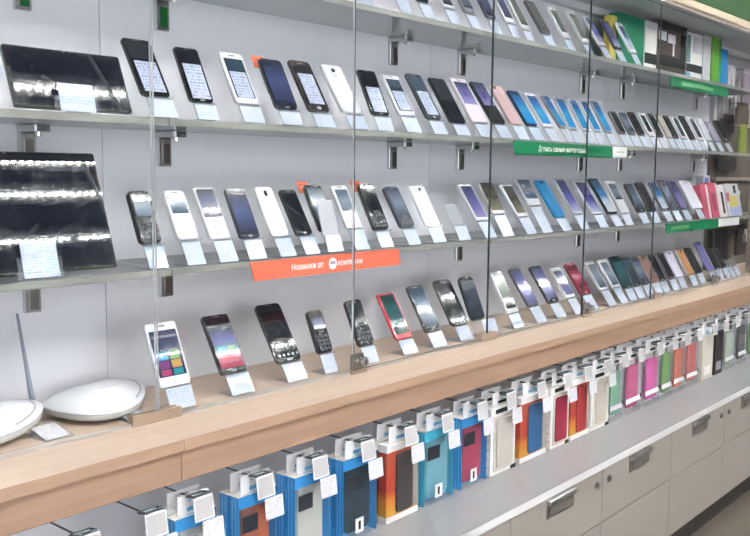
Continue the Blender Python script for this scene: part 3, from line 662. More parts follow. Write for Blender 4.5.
S1 = [
 ('leftmost dark phone with only its card in view', T(s='off')),
 ('white phone cut by the upper frame edge', T(c=WHT, s='slate')),
 ('black phone cut by the upper frame edge', T(s='off', m=(.06, .05, .20))),
 ('white grey screened phone left of the silver black one', T(c=WHT, s='slate', m=(.08, .06, .08))),
 ('silver and black phone left of the third pane joint', T(c=(.25, .26, .28), s='steel', m=(.08, .06, .14))),
 ('dark phone just left of the third pane joint', T(c=(.10, .11, .14), s='navy', m=(.07, .06, .08))),
 ('white navy screened phone just right of third joint', T(c=WHT, s='navy', m=(.09, .06, .14))),
 ('silver phone with an olive screen', T(c=(.62, .63, .66), s='olive', m=(.12, .08, .10))),
 ('dark phone with an olive screen', T(c=(.10, .10, .11), s='olive', m=(.10, .08, .16))),
 ('white phone with an olive screen, left of the two', T(c=WHT, s='olive', m=(.13, .13, .17))),
 ('white phone with an olive screen, right of the two', T(c=WHT, s='olive', m=(.13, .13, .13))),
 ('white phone with a violet blue screen', T(c=WHT, s='night', m=(.10, .10, .10))),
 ('black framed phone with a blue screen', T(c=(.06, .05, .06), s='night', m=(.07, .08, .06))),
 ('white phone leaning before the green box', T(c=WHT, s='sky', m=(.14, .12, .10))),
]
place('r4', TAB['r4'], S4); place('r3', TAB['r3'], S3); place('r2', TAB['r2'], S2); place('r1', TAB['r1'], S1)

# blank grey card and an empty stand on the third shelf
zs = ROWZ['r3']
t = thing('blank_card', 'blank grey card standing before the half hidden black phone', 'card', (3.13*S, 2.996*S, zs), group=None)
prr('card_sheet', mat('blank_grey', (0.50, 0.52, 0.57), 0.35), t, -.003, .046, .038, .112, .0115, .0128, .002, rot=(R(75), 0, 0))
prr('card_foot', M_PAPER, t, .004, .050, .002, .0375, .0115, .0128, .002, rot=(R(75), 0, 0))
make_stand('empty clear price stand without a phone on the third glass shelf', 4.33*S, zs, YF['r3']+.0375/math.tan(R(62)), .0375, 62, .055, .11, .008, 'r3')

for x, lab in ((8.97*S, 'empty price stand right of the last phone on the counter'), (9.12*S, 'empty price stand at the very end of the counter')):
    make_stand(lab, x, ROWZ['r4'], YF['r4']+.0408/math.tan(R(60)), .0408, 60, .055, .06, .008, 'r4')
# ------------------------------------------------------------------ tablets
def tablet(label, x0, x1, yb, zb, yt, zt, zs, cardlab, cx, cw, ch):
    w = x1-x0; dy, dz = yt-yb, zt-zb; l = math.hypot(dy, dz); th = math.atan2(dz, dy)
    t = thing('tablet', label, 'tablet', (x0, yb, zb), (th, 0, 0), 'tablets')
    prr('body', body_mat(BLK), t, 0, w, 0, l, 0, .009, .004, ch=.0015)
    prr('screen', mat('tablet_screen', (0.010, 0.013, 0.022), 0.05, coat=1.0), t, .005, w-.005, .006, l-.006, .0091, .0095, .002)
    prr('camera_dot', M_GREY, t, w/2-.0015, w/2+.0015, l-.0045, l-.0015, .0091, .0094, .0014)
    s = thing('tablet_stand', 'clear prop leaning behind the '+cardlab, 'tablet stand', (x0+w/2, yb+.02, zs), group='tablet stands')
    zlow = zb-zs
    pbox('front_hook', M_ACR, s, -.02, .02, -.034, -.0305, .0006, zlow+.007)
    pbox('base_plate', M_ACR, s, -.02, .02, -.030, .05, .0006, max(.0022, zlow-.0012))
    k = thing('price_holder', 'clear holder with a white price card before the '+cardlab, 'price holder', (cx, yb-.0145, zs), (R(-14), 0, 0), 'tablet price holders')
    pbox('holder_plate', M_ACR, k, -cw*.62, cw*.62, -.0012, .0006, .0012, ch*.62)
    prr('price_card', M_CARD, k, -cw/2, cw/2, 0, ch, 0, .0008, .001, loc=(0, -.0014, .003), rot=(R(90), 0, 0))
    return t
tablet('smaller framed black tablet with a white card on the second glass shelf', 1.618*S, 2.1*S, 3.055*S, zz(.2135), 3.145*S, zz(.436), ROWZ['r2'], 'smaller black tablet', 1.855*S, .062, .0445)
tablet('large black tablet filling the left end of the third glass shelf', 1.27*S, 2.016*S, 3.055*S, zz(-.383), 3.205*S, zz(.058), ROWZ['r3'], 'large black tablet', 1.690*S, .060, .057)

# ------------------------------------------------------------------ routers
M_ROUT = mat('router_white', (0.80, 0.82, 0.86), 0.28, coat=0.4, bump=0.12, scale=160)
M_ROUT2 = mat('router_rim_cream', (0.72, 0.71, 0.68), 0.35)
def router(label, cx, cy, rx, ry, rot, antenna):
    t = thing('wifi_router', label, 'router', (cx, cy, zc), (0, 0, rot), 'white routers')
    NR, NA = 16, 56
    def lift(x, y): return .024*(max(0, x/rx)**2)+.010*(max(0, -x/rx)**2)*(0.4)
    def out(a):
        n = 2.5; ca, sa = math.cos(a), math.sin(a)
        k = (abs(ca)**n+abs(sa)**n)**(-1/n)
        return rx*k*ca, ry*k*sa*(1.0-.10*ca)
    def shell(top):
        b = MB(); v = []; f = []
        for i in range(NR+1):
            q = i/NR
            for j in range(NA):
                ox, oy = out(2*math.pi*j/NA); x, y = ox*q, oy*q
                zt = lift(x, y)+.020+.032*(1-q**2.3) if top else lift(x, y)+.0006+.009*q**4
                v.append((x*(1 if top else .985), y*(1 if top else .985), zt))
        for i in range(NR):
            for j in range(NA):
                k = (j+1) % NA
                q4 = (i*NA+j, (i+1)*NA+j, (i+1)*NA+k, i*NA+k)
                f.append(q4 if top else q4[::-1])
        b.add(v, f); return b, v
    b, vt = shell(True); b2, vb = shell(False)
    top = b.build('top_shell', M_ROUT, t, smooth=True)
    # base with rim wall reaching up to the shell
    base = b2; n0 = NR*NA
    ring = [(vt[n0+j][0]*.998, vt[n0+j][1]*.998, vt[n0+j][2]-.0008) for j in range(NA)]
    m = len(base.v); base.v += ring
    for j in range(NA):
        k = (j+1) % NA; base.f.append((n0+j, n0+k, m+k, m+j)); base.mi.append(0)
    base.build('base_shell', M_ROUT2, t, smooth=True)
    pts = []
    for k in range(14):
        a = R(-62+k*62/13); ox, oy = out(a); q = .90
        pts.append((ox*q, oy*q, lift(ox*q, oy*q)+.020+.032*(1-q**2.3)+.0002))
    g = MB(); g.tube(pts, .0011, 6); g.build('seam_groove', mat('groove_grey', (0.42, 0.43, 0.47), 0.5), t)
    for k in range(4):
        q = -.05+.11*k
        d = MB(); d.rr(-.0022, .0022, -.0009, .0009, 0, .0005, .0008); x, y = q*rx, -.30*ry
        d.build('status_light', mat('status_grey', (0.50, 0.52, 0.56), 0.4), t, (x, y, lift(x, y)+.020+.032*(1-(math.hypot(x/rx, y/ry))**2.3)+.0004))
    if antenna:
        (ax, ay, az), (bx, by, bz) = antenna
        d = MB(); d.tube([(ax, ay, az), (ax+(bx-ax)*.12, ay+(by-ay)*.12, az+(bz-az)*.12), (ax+(bx-ax)*.5, ay+(by-ay)*.5, az+(bz-az)*.5), (bx, by, bz)], .0056, 10, r2=.0022)
        d.tube([(.085, .048, .022), (.154, .050, .022)], .0060, 10)
        d.build('antenna', mat('antenna_grey', (0.30, 0.33, 0.40), 0.4), t, smooth=True)
router('white router with a grey antenna cut by the left frame edge', 1.465*S, 3.235*S, .130, .085, 0, ((.152, .050, .018), (.129, .053, .186)))
router('white router right of the one with an antenna', 2.025*S, 3.232*S, .085, .080, R(6), None)
# small price holders lying by the routers
for (cx, cy, lab) in ((1.735*S, 3.085*S, 'small price card in a clear tray before the left router'), (2.085*S, 3.07*S, 'small price card in a clear tray right of the second router')):
    k = thing('price_tray', lab, 'price holder', (cx, cy, zc), (0, 0, R(3)), 'router price trays')
    pbox('tray_plate', M_ACR, k, -.026, .026, -.030, .034, .0006, .0022)
    pbox('tray_slope', M_ACR, k, -.025, .025, -.0300, .031, 0, .0014, loc=(0, 0, .006), rot=(R(14), 0, 0))
    prr('price_card', M_CARDW, k, -.022, .022, -.026, .022, .0016, .0022, .001, loc=(0, 0, .006), rot=(R(14), 0, 0))

# ------------------------------------------------------------------ shelf edge signs
def sign(label, x0, x1, z0, z1, m, text=None, tsize=.02, slant=.010, white=None, band=None, logo=None):
    y = 2.975*S
    t = thing('shelf_sign', label, 'sign', (x0, y, z0), group=None)
    w, h = x1-x0, z1-z0
    b = MB(); v = [(slant, 0, 0), (w+slant, 0, 0), (w, 0, h), (0, 0, h)]
    b.add([(a, -.0009, c) for a, _, c in v]+[(a, .0009, c) for a, _, c in v], [(0,1,2,3), (7,6,5,4), (0,4,5,1), (1,5,6,2), (2,6,7,3), (3,7,4,0)])
    b.build('sign_board', m, t)
    if text:
        for tx, cx in text: lettering('lettering', tx, tsize, M_INK, t, (cx*w, -.0012, h*.50), (R(90), 0, 0))
    if logo is not None:
        b = MB(); n = 18; cx, r = logo*w, h*.33
        b.tube([(cx, -.0011, h*.5), (cx, -.0015, h*.5)], r, 20); lg = b.build('round_emblem', M_INK, t)
        b = MB(); b.bbox(cx-r*.62, cx+r*.62, -.0019, -.0016, h*.5-r*.05, h*.5+r*.42, .0001); b.build('emblem_mark', mat('emblem_violet', (0.45, 0.25, 0.42), 0.5), lg)
    if white:
        a, bb, tm = white
        pbox('white_tail', M_PAPER, t, w+a, w+bb, -.0012, .0012, .002, h-.001, label='white end piece of the sign')
        if tm: pbox('faint_print', mat('faint_green', (0.45, 0.60, 0.48), 0.5), t, w+a+(bb-a)*.25, w+a+(bb-a)*.78, -.0016, -.0013, h*.46, h*.60)
    if band:
        a, bb = band
        pbox('pale_print', mat('pale_green', (0.16, 0.42, 0.20), 0.5), t, w*a, w*bb, -.0014, -.0010, h*.30, h*.66)
    return t
sign('red orange sign with white Cyrillic lettering on the third shelf edge', 2.645*S, 3.676*S, zz(-.486), zz(-.400), mat('sign_red_orange', (0.86, 0.17, 0.10), 0.45, vary=.04, scale=12), text=[('Новинки от', .345), ('компании', .635)], tsize=.0165, logo=.512)
sign('green sign with white Cyrillic lettering on the second shelf edge', 4.785*S, 6.125*S, zz(.111), zz(.196), M_GREEN, text=[('Делись самым интересным', .465)], tsize=.0205, white=(.006, .105, True))
sign('green sign hanging under the boxes on the top shelf', 7.11*S, 8.42*S, zz(.698), zz(.781), M_GREEN, band=(.18, .72))
sign('green sign at the far end of the third shelf edge', 7.14*S, 8.33*S, zz(-.484), zz(-.405), M_GREEN, band=(.10, .42), white=(.004, .24, False))

# ------------------------------------------------------------------ case boxes on the ledge
M_PVC = glass_mat('clear_pvc', (0.97, 0.98, 0.99), 1.3, 0.02, 0.05, (0.85, 0.88, 0.92))
M_PVCB = glass_mat('blue_pvc', (0.97, 0.985, 1.0), 1.25, 0.02, 0.03, (0.30, 0.62, 0.88))
M_BLUEC = mat('blue_card', (0.04, 0.30, 0.68), 0.4, coat=.4, vary=.10, scale=30)
M_BLUEL = mat('light_blue_card', (0.17, 0.50, 0.78), 0.4, coat=.3)
M_TEALC = mat('teal_blue_card', (0.05, 0.42, 0.60), 0.4, coat=.4, vary=.08, scale=30)
M_LAB = mat('printed_black_label', (0.02, 0.025, 0.035), 0.4, vary=.6, scale=300)
M_REDC = ramp_mat('red_orange_card', [(0, (0.60, 0.31, 0.05)), (.26, (0.58, 0.20, 0.035)), (.40, (0.40, 0.045, 0.03)), (1, (0.46, 0.09, 0.045))], 0.4, .3, axis='Z', noise=.1)
M_WCARD = mat('white_card', (0.80, 0.79, 0.77), 0.5)
M_DKG = mat('dark_slot', (0.016, 0.02, 0.022), 0.6, spec=.25)
M_TABW = mat('hang_tab_white', (0.84, 0.85, 0.87), 0.45)
def casecol(c): return mat('case_%d_%d_%d' % tuple(int(v*1000) for v in c), c, 0.45, vary=.06, scale=60)
def hang_tab(parent, w, y, z, h, full=False):
    """white tab with a slot for the hook, dark print below"""
    a, bb = (0.02*w, .98*w) if full else (.12*w, .88*w)
    if full: h += .008
    b = MB()
    s0, s1 = w*.5-.012, w*.5+.012
    zs0 = z+(.0211 if h > .034 and h < .043 else h*.62); zs1 = z+(.0286 if h > .034 and h < .043 else h*.84)
    b.box(a, bb, y, y+.0012, z, zs0); b.box(a, s0, y, y+.0012, zs0, zs1); b.box(s1, bb, y, y+.0012, zs0, zs1); b.box(a, bb, y, y+.0012, zs1, z+h)
    return b.build('hang_tab', M_TABW, parent)
CH = .172
def case_box(kind, label, x, w, yfront, zb, h, col, depth=.026, tint='b', group='phone case boxes on the ledge', tilt=0, tab=True):
    t = thing('phone_case_box', label, 'case box', (x, yfront, zb+.0006), (0, R(tilt), 0), group)
    d = depth
    if kind == 'blue':
        sh = M_PVCB if tint != 'c' else M_PVCB
        sc = M_TEALC if tint == 't' else M_BLUEC
        pbox('window_shell', sh, t, .0015, w, 0, .0008, 0, h)
        pbox('side_card', sc, t, 0, .0012, 0, d, 0, h)
        pbox('side_card', sc, t, w+.0003, w+.0012, .001, d, 0, h)
        pbox('backing_card', M_BLUEL, t, .0016, w, d-.0012, d, 0, h)
        for k in range(2):
            pbox('side_rib', M_BLUEL if tint != 't' else M_BLUEL, t, -.0006, -.0001, d*.28+k*d*.34, d*.28+k*d*.34+.0018, .002, h-.002)
        pbox('top_card', M_WCARD, t, -.0006, w+.0012, 0, d, h+.0001, h+.001)
        pbox('top_print', M_BLUEL, t, w*.30, w*.95, .003, .007, h+.0011, h+.0013)
        prr('phone_case', casecol(col), t, w*.20, w*.93, h*.05, h*.88, 0, .009, .010, ch=.002, loc=(0, d-.0125+.009, 0), rot=(R(90), 0, 0))
        pbox('front_band', sc, t, .0016, w*.95, -.0005, -.0001, h*.87, h*.995)
        pbox('brand_label', M_LAB, t, w*.10, w*.50, -.0009, -.0006, h*.60, h*.78)
        lb = pbox('model_label', M_WCARD, t, w*.36, w*.60, -.0009, -.0006, h*.06, h*.24)
        prr('phone_mark', M_BLACKP, lb, -.0035, .0035, -.009, .009, 0, .0003, .001, loc=(w*.48, -.0010, h*.15), rot=(R(90), 0, 0))
    elif kind == 'red':
        pbox('carton', M_REDC, t, 0, w, .0012, d, h*.075, h*.90)
        prr('phone_case', casecol(col), t, w*.28, w*.80, h*.10, h*.86, 0, .0045, .008, ch=.001, loc=(0, .0008, 0), rot=(R(90), 0, 0))
        pbox('window_strip', mat('smoke_strip', (0.33, 0.30, 0.28), 0.2, coat=.5), t, w*.81, w-.0006, -.0002, .0010, h*.10, h*.86)
        pbox('base_card', M_WCARD, t, -.0004, w+.0004, -.0004, d, 0, h*.074)
        pbox('cap_card', M_WCARD, t, -.0004, w+.0004, -.0004, d, h*.901, h)
    elif kind == 'armor':
        prr('carton', M_WCARD, t, 0, w, 0, h, 0, d, .004, ch=.001, loc=(0, d, 0), rot=(R(90), 0, 0))
        prr('window_frame', mat('frame_cream', (0.60, 0.57, 0.52), 0.5), t, w*.10, w*.92, h*.05, h*.87, 0, .0012, .004, loc=(0, -.0001, 0), rot=(R(90), 0, 0))
        prr('phone_case', casecol(col), t, w*.20, w*.84, h*.10, h*.82, 0, .0030, .007, ch=.0008, loc=(0, -.0014, 0), rot=(R(90), 0, 0))
        pbox('dark_cutout', M_DKG, t, w*.18, w*.66, -.0012, -.0001, h*.905, h*.965)
        pbox('corner_clip', M_DKG, t, w*.82, w+.001, -.0016, .010, -.0002, h*.055)
        for k in range(6):
            pbox('side_tick', mat('tick_grey', (0.42, 0.42, 0.45), 0.5), t, -.0005, -.0001, .004, d-.004, h*(.12+.13*k), h*(.135+.13*k))
    elif kind == 'clear':
        pbox('front_film', M_PVC, t, .001, w-.001, 0, .0008, 0, h)
        pbox('side_film', M_PVC, t, 0, .0008, 0, d, 0, h)
        pbox('side_film', M_PVC, t, w-.0008, w, .001, d, 0, h)
        pbox('backing_card', M_WCARD, t, .001, w-.001, d-.0012, d, 0, h)
        prr('phone_case', casecol(col), t, w*.16, w*.84, h*.10, h*.88, 0, .009, .009, ch=.002, loc=(0, .0125, 0), rot=(R(90), 0, 0))
        pbox('white_band', M_TABW, t, w*.02, w*.96, -.0006, -.0002, h*.20, h*.29)
        pbox('base_mark', M_DKG, t, w*.90, w*.99, -.0008, -.0003, h*.24, h*.31)
    elif kind == 'slim':
        prr('carton', casecol(col), t, 0, w, 0, h, 0, d, .004, ch=.001, loc=(0, d, 0), rot=(R(90), 0, 0))
        prr('label_patch', M_GREY if sum(col) < .5 else M_WCARD, t, w*.2, w*.8, h*.10, h*.30, 0, .0005, .002, loc=(0, -.0001, 0), rot=(R(90), 0, 0))
    if tab:
        hang_tab(t, w, d*.25 if kind != 'clear' else d*.2, h+.0014, .041 if kind == 'slim' else .034, kind in ('clear', 'slim'))
        pbox('tab_print', M_DKG if kind in ('armor', 'clear') else M_BLUEL, t, w*.34, w*.68, (d*.25 if kind != 'clear' else d*.2)-.0006, (d*.25 if kind != 'clear' else d*.2)-.0002, h+.006, h+.013)
    return t
def hook(label, x, ytip, z, plate=True, card=True):
    t = thing('display_hook', label, 'display hook', (x, WY-.0045, z), group='display hooks under the counter')
    L_ = WY-.0045-ytip
    pbox('mount_plate', M_CHROME, t, -.010, .010, -.0025, 0, -.012, .012)
    b = MB(); b.tube([(0, -.0026, 0), (0, -L_*.5, .0), (0, -L_+.004, 0)], .0017, 8)
    b.build('wire_arm', mat('hook_wire', (0.16, 0.17, 0.19), 0.3, metal=.7), t)
    if plate:
        b = MB()
        ps = [(-.017, -L_+.024, .0075), (-.017, -L_+.006, .011), (.017, -L_+.006, .011), (.017, -L_+.024, .0075), (-.017, -L_+.024, .0075)]
        b.tube(ps, .0022, 6); b.build('wire_loop', mat('loop_dark', (0.06, 0.08, 0.09), 0.35), t)
        pbox('flap_top', mat('flap_clear', (0.42, 0.52, 0.58), 0.2), t, -.0145, .0145, -L_+.0085, -L_+.0215, .0072, .0080)
        f = pbox('label_flap', M_WHITE, t, -.021, .021, -.0012, 0.0004, -.034, .006, c=.0003, loc=(0, -L_+.002, .003), rot=(R(-8), 0, 0))
        pbox('flap_card', mat('flap_grey', (0.48, 0.475, 0.485), 0.5), f, -.018, .018, -.0017, -.0013, -.031, .003)
        if card: prr('price_card', M_CARDW, t, -.020, .024, -.019, .020, 0, .0008, .003, loc=(.010, -L_-.010, -.050), rot=(R(84), 0, 0))
    return t
YB = 2.755*S
HZ = zl+CH+.0267
BOX = [  # key, kind, x, w, case colour, tint, description
 ('A', 'blue', 2.055*S, .088, (.66, .62, .55), 'b', 'leftmost blue case box with a pale case'),
 ('B', 'blue', 2.375*S, .092, (.55, .12, .03), 'b', 'blue case box with an orange case'),
 ('C', 'blue', 2.700*S, .096, (.66, .60, .50), 'b', 'blue case box with a cream case'),
 ('D', 'blue', 3.015*S, .104, (.018, .016, .016), 'b', 'blue case box with a black case'),
 ('E', 'red', 3.335*S, .108, (.045, .038, .038), 'b', 'red carton with a black brown case'),
 ('F', 'blue', 3.640*S, .114, (.20, .44, .48), 't', 'teal blue case box with a grey teal case'),
 ('G', 'blue', 3.975*S, .108, (.50, .03, .07), 'b', 'blue case box with a crimson case'),
 ('H', 'armor', 4.266*S, .114, (.52, .49, .44), 'b', 'white carton with a beige case'),
 ('I', 'red', 4.590*S, .132, (.03, .11, .25), 'b', 'red carton with a dark blue case'),
 ('J', 'armor', 4.952*S, .100, (.30, .02, .05), 'b', 'white carton with a dark red case'),
 ('K', 'red', 5.215*S, .110, (.36, .035, .04), 'b', 'red carton with a red case'),
 ('L', 'armor', 5.497*S, .112, (.50, .46, .40), 'b', 'white carton with a grey beige case'),
 ('M', 'clear', 5.790*S, .086, (.16, .42, .25), 'b', 'clear box with a sea green case'),
 ('N', 'clear', 6.035*S, .112, (.56, .04, .20), 'b', 'clear box with a magenta case'),
 ('O', 'clear', 6.365*S, .116, (.72, .06, .36), 'b', 'clear box with a bright pink case'),
 ('P', 'clear', 6.673*S, .086, (.15, .38, .05), 'b', 'clear box with a grass green case'),
 ('Q', 'clear', 6.905*S, .098, (.66, .12, .03), 'b', 'clear box with an orange red case'),
 ('R', 'clear', 7.165*S, .108, (.66, .10, .08), 'b', 'clear box with a coral case'),
 ('S', 'slim', 7.500*S, .106, (.60, .56, .50), 'b', 'slim cream box left of the black one'),
 ('T', 'slim', 7.800*S, .078, (.020, .014, .014), 'b', 'slim black box'),
 ('U', 'clear', 8.060*S, .104, (.50, .58, .44), 'b', 'clear box with a pale green case'),
 ('V', 'clear', 8.385*S, .100, (.08, .06, .05), 'b', 'clear box with a black case'),
 ('W', 'clear', 8.700*S, .100, (.18, .40, .10), 'b', 'last clear box, with a leaf green case'),
]
for key, kind, x, w, col, tint, desc in BOX:
    ht = CH if kind != 'slim' else .165
    y = YB
    case_box(kind, '%s, front of its hook' % desc if kind == 'blue' else '%s standing on the grey ledge' % desc, x, w, y, zl, ht, col, tint=tint, depth=.024 if kind != 'clear' else .028)
    if kind != 'blue' and key != 'W':
        case_box(kind, 'second box behind the %s' % desc.replace('slim black box', 'slim black box in front'), x-.0008, w, y+.0322, zl, ht, col, tint=tint, depth=.024)
    if kind == 'blue':
        case_box('blue', 'second box right behind the %s' % desc, x-.001, w, y+.0262, zl, ht, col, tint=tint, depth=.024)
    hook('wire hook with price flap over the %s' % desc, x+w/2, 2.705*S, HZ, True, kind not in ('clear', 'slim'))
# hooks without goods at the near end
for x, lab, pl in ((1.655*S, 'leftmost wire hook with price flap and no goods', True), (1.935*S, 'wire hook with price flap left of the leftmost blue box', True)):
    hook(lab, x, 2.705*S, HZ, pl)
for x, lab in ((1.80*S, 'bare wire hook between the two leftmost price flaps'), (2.30*S, 'bare wire hook behind the leftmost blue box'), (2.62*S, 'bare wire hook behind the orange case box')):
    hook(lab, x-.02, 3.0*S, HZ+.022, False)

# ------------------------------------------------------------------ boxes standing on the top shelf
z1 = ROWZ['r1']
def carton(name, label, cat, x0, x1, y0, y1, zb, h, m, parts=(), group=None, rot=0):
    t = thing(name, label, cat, (x0, y0, zb+.0005), (rot, 0, 0), group)
    w, d = x1-x0, y1-y0
    pbox('carton', m, t, 0, w, 0, d, 0, h, c=.0008)
    for (nm, mm, a, b_, c, e) in parts:
        pbox(nm, mm, t, a*w, b_*w, -.0012, -.0001, c*h, e*h)
    return t
GB = 'boxes on the top shelf'
yb0 = 3.20*S; yb1 = 3.28*S
M_PTAG = M_CARDW
carton('product_box', 'narrow yellow box behind the last white phone on top shelf', 'box', 6.50*S, 6.60*S, 3.20*S, 3.26*S, z1, .165, mat('box_yellow', (0.60, 0.50, 0.10), 0.5), group=GB)
carton('product_box', 'wide dark green box on the top shelf', 'box', 6.62*S, 7.10*S, yb0, yb1, z1, .182, mat('box_green', (0.0, 0.20, 0.10), 0.45, vary=.08, scale=10), group=GB)
dk = M_DKG
carton('product_box', 'white box with a black band right of the green one', 'box', 7.12*S, 7.35*S, yb0, yb1, z1, .182, M_WCARD, (('black_band', dk, 0, 1, .20, .40), ('price_card', M_PTAG, .05, .9, .86, 1.0)), group=GB)
carton('product_box', 'broad silver brown box with a black band on top shelf', 'box', 7.37*S, 7.97*S, yb0, yb1, z1, .198, mat('box_brown_silver', (0.24, 0.19, 0.17), 0.25, metal=.6), (('black_band', dk, 0, 1, .22, .40), ('dark_edge', dk, .80, 1.0, .41, .86), ('dark_top', dk, 0, 1.0, .87, 1.0), ('price_card', M_PTAG, .03, .28, .66, .82), ('price_card', M_PTAG, .34, .60, .64, .80), ('price_card', M_PTAG, .84, .99, .66, .96), ('silver_stripe', M_WHITE, .52, .57, .42, .63)), group=GB)
carton('product_box', 'white box with black band right of the brown one', 'box', 7.99*S, 8.36*S, yb0, yb1, z1, .188, M_WCARD, (('black_band', dk, 0, 1, .22, .38), ('blue_stripe', M_BLUEL, 0, .25, .0, .20), ('dark_stripe', mat('stripe_teal', (0.10, 0.20, 0.20), 0.4), 0, .22, .40, .95), ('price_card', M_PTAG, .40, .95, .62, .95)), group=GB)
carton('product_box', 'pale grey box left of the lime green one', 'box', 8.38*S, 8.57*S, yb0, yb1, z1, .196, mat('box_grey', (0.50, 0.50, 0.56), 0.45), group=GB)
carton('product_box', 'lime green box on the top shelf', 'box', 8.60*S, 8.83*S, yb0, yb1, z1, .200, mat('box_lime', (0.13, 0.38, 0.03), 0.45), (('dark_green_side', mat('box_green_d', (0.02, 0.26, 0.08), 0.45), .78, 1, .0, 1.0),), group=GB)
carton('product_box', 'bright blue box right of the lime green one', 'box', 8.85*S, 9.02*S, yb0, yb1, z1, .165, mat('box_blue', (0.01, 0.23, 0.56), 0.45), group=GB)
carton('product_box', 'pale lilac box at the end of the top shelf', 'box', 9.04*S, 9.14*S, yb0, yb1, z1, .090, mat('box_lilac', (0.52, 0.48, 0.55), 0.5), group=GB)
carton('product_box', 'pale grey upright box last on the top shelf', 'box', 9.16*S, 9.25*S, yb0, yb1, z1, .100, mat('box_pale', (0.60, 0.60, 0.62), 0.5), group=GB)
# packages at the far end of the third shelf
z3 = ROWZ['r3']
GP = 'packages at the end of the third shelf'
M_PINK = mat('pack_pink', (0.56, 0.10, 0.16), 0.4, coat=.3)
carton('gift_pack', 'left pink pack with a pale side on the third shelf', 'pack', 8.13*S, 8.30*S, 3.02*S, 3.10*S, z3, .135, M_PINK, (('pale_side', mat('pack_pale', (0.76, 0.62, 0.66), 0.4), .70, 1, 0, .98),), GP, R(-12))
carton('gift_pack', 'right pink pack with a dark window on the third shelf', 'pack', 8.33*S, 8.54*S, 3.02*S, 3.10*S, z3, .142, M_PINK, (('dark_window', mat('pack_plum', (0.30, 0.03, 0.08), 0.3), .22, .62, .18, .70), ('pale_side', mat('pack_pale', (0.76, 0.62, 0.66), 0.4), .80, 1, 0, .98)), GP, R(-12))
carton('gift_pack', 'white pack with a black stripe next to the pink packs', 'pack', 8.57*S, 8.72*S, 3.02*S, 3.10*S, z3, .130, M_WCARD, (('black_stripe', dk, .30, .60, .10, .78),), GP, R(-12))
carton('gift_pack', 'yellow red and blue printed pack at the shelf end', 'pack', 8.75*S, 9.12*S, 3.02*S, 3.10*S, z3, .135, mat('pack_printed_base', (0.60, 0.61, 0.64), 0.4), (('red_print', M_PINK, .02, .22, .45, .72), ('yellow_print', mat('print_yellow', (0.62, 0.54, 0.12), 0.5), .20, .75, .28, .60), ('blue_print', mat('print_blue', (0.36, 0.42, 0.66), 0.5), .10, .95, .02, .27), ('dark_print', dk, .60, .75, .70, .94)), GP, R(-12))
carton('gift_pack', 'small white and blue pack behind the pink packs', 'pack', 8.62*S, 8.80*S, 3.24*S, 3.31*S, z3, .165, mat('pack_white_blue', (0.66, 0.70, 0.80), 0.4), (('blue_print', mat('print_blue2', (0.10, 0.16, 0.50), 0.5), .25, .75, .80, .95),), GP)

# ------------------------------------------------------------------ the next display, seen past the end of the shelves
X9 = 9.36*S
t = thing('accessory_rack', 'brown rack with ribbed pale panel past the end of the shelves', 'rack', (X9, WY, 0))
pbox('back_board', mat('rack_brown', (0.14, 0.12, 0.10), 0.6, vary=.3, scale=6), t, 0.004, 1.30, -.004, .008, zc+.001, zz(.52))
b = MB()
for k in range(26):
    b.box(.002+k*.05, .002+k*.05+.034, -.010, -.0045, zz(.53), zz(1.0))
b.build('ribbed_panel', mat('rib_pale', (0.50, 0.49, 0.52), 0.5), t)
pbox('upper_board', mat('rack_pale', (0.52, 0.51, 0.55), 0.5), t, .003, 1.30, -.004, .008, zz(.525), zz(1.235))
pbox('rack_shelf', mat('rack_shelf_tan', (0.30, 0.26, 0.22), 0.5), t, 0.004, 1.30, -.16, -.011, zz(-.42)-.014, zz(-.42))
pbox('rack_rail', mat('rack_shelf_tan', (0.30, 0.26, 0.22), 0.5), t, 0.004, 1.30, -.03, -.011, zz(-.03)-.016, zz(-.03))
M_POST = mat('post_taupe', (0.24, 0.21, 0.185), 0.5, vary=.12, scale=12)
pbox('end_post', M_POST, t, .040, .115, -.200, -.165, zc+.001, zz(.16))
pbox('end_post', M_POST, t, 1.20, 1.275, -.200, -.165, zc+.001, zz(.16))
def pack(label, x, y, z, w, h, m, tabm=None, d=.014):
    t = thing('accessory_pack', label, 'accessory pack', (x, y, z), group='packs on the far rack')
    pbox('pouch', m, t, -w/2, w/2, 0, d, 0, h, c=.002)
    pbox('header_card', tabm or M_TABW, t, -w/2, w/2, d*.3, d*.3+.0015, h+.0004, h+.022)
    b = MB(); b.tube([(0, d*.3+.0010+.0012, h+.024), (0, WY-y-.0125, h+.024)], .0015, 6); b.build('hang_wire', M_CHROME_D, t)
BRN = mat('pouch_brown', (0.10, 0.075, 0.06), 0.5, vary=.3, scale=40); DRK = mat('pouch_dark', (0.03, 0.028, 0.03), 0.4)
OLV = mat('pouch_olive', (0.24, 0.28, 0.05), 0.45); LIL = mat('pouch_lilac', (0.42, 0.38, 0.46), 0.45)
pack('dark flat pack hanging over the far end of the second shelf', 9.60*S, 3.36*S, zz(.43), .14, .060, DRK, BRN)
pack('olive green pack hanging over the far rack post', 9.53*S, 3.18*S, zz(.19), .085, .115, OLV, OLV)
pack('brown pack just above the olive one on the far rack', 9.78*S, 3.28*S, zz(.53), .15, .070, BRN, BRN)
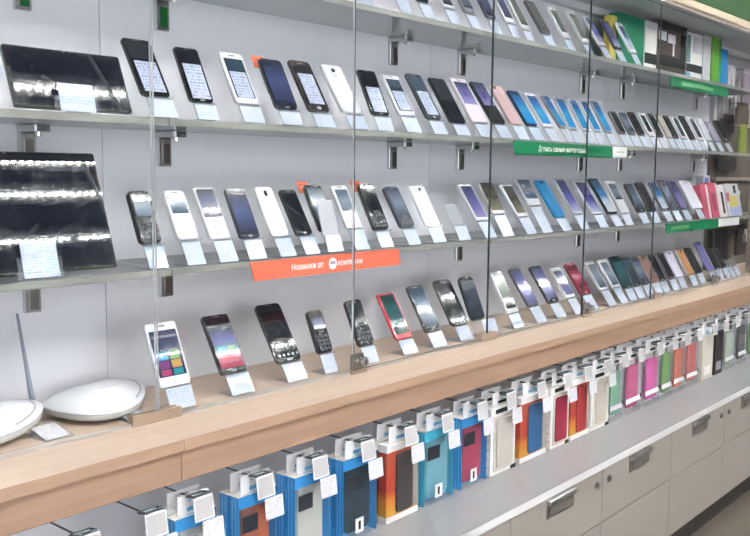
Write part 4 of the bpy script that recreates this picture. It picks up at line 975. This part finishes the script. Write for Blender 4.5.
pack('lilac pack hanging high on the far rack', 9.47*S, 3.32*S, zz(.78), .09, .12, LIL)
pack('dark lilac pack at the frame edge, high on the far rack', 9.74*S, 3.24*S, zz(.74), .10, .125, mat('pouch_plum', (0.26, 0.22, 0.28), 0.45), LIL)
pack('wide black pack under the second shelf on the far rack', 9.66*S, 3.37*S, zz(.05), .21, .05, DRK, BRN)
pack('khaki pack behind the pink packs on the far rack', 9.70*S, 3.39*S, zz(-.28), .20, .055, mat('pouch_khaki', (0.14, 0.13, 0.08), 0.5), BRN)
pack('brown pack with pale header standing behind the printed pack', 9.52*S, 3.22*S, zz(-.42)+.001, .10, .085, BRN)
pack('dark bundle hanging under the third shelf end, left', 9.58*S, 3.38*S, zz(-.90), .17, .145, DRK, BRN)
pack('dark bundle hanging under the third shelf end, right', 9.92*S, 3.28*S, zz(-.86), .12, .12, mat('pouch_black_brown', (0.05, 0.042, 0.038), 0.5), DRK)
pack('small pale tagged pack on the lower far rack', 9.72*S, 3.16*S, zz(-.70), .05, .035, M_WCARD)

# ------------------------------------------------------------------ camera and view
cam = bpy.data.cameras.new('camera'); co = bpy.data.objects.new('camera', cam); COL.objects.link(co)
cam.sensor_width = 36; cam.lens = FPX/750*36; cam.clip_start = .02
co.matrix_world = Matrix.Translation((0, 0, CZ)) @ Matrix(CAMROT).to_4x4()
SC.camera = co
w = bpy.data.worlds.new('room_air'); SC.world = w; w.use_nodes = True
w.node_tree.nodes['Background'].inputs[0].default_value = (0.75, 0.77, 0.8, 1); w.node_tree.nodes['Background'].inputs[1].default_value = 0.3
SC.view_settings.view_transform = 'Standard'; SC.view_settings.look = 'None'
SC.view_settings.gamma = 1.0; SC.view_settings.use_curve_mapping = False
SC.view_settings.exposure = EXPO
SC.cycles.transparent_max_bounces = 32
SC.cycles.max_bounces = 8
# every label must be its own
seen = {}
for o in COL.objects:
    if o.parent is None and 'label' in o:
        l = o['label']
        if len(l.split()) > 16: print('LONG', len(l.split()), l)
        if l in seen: print('DUP', l)
        seen[l] = 1
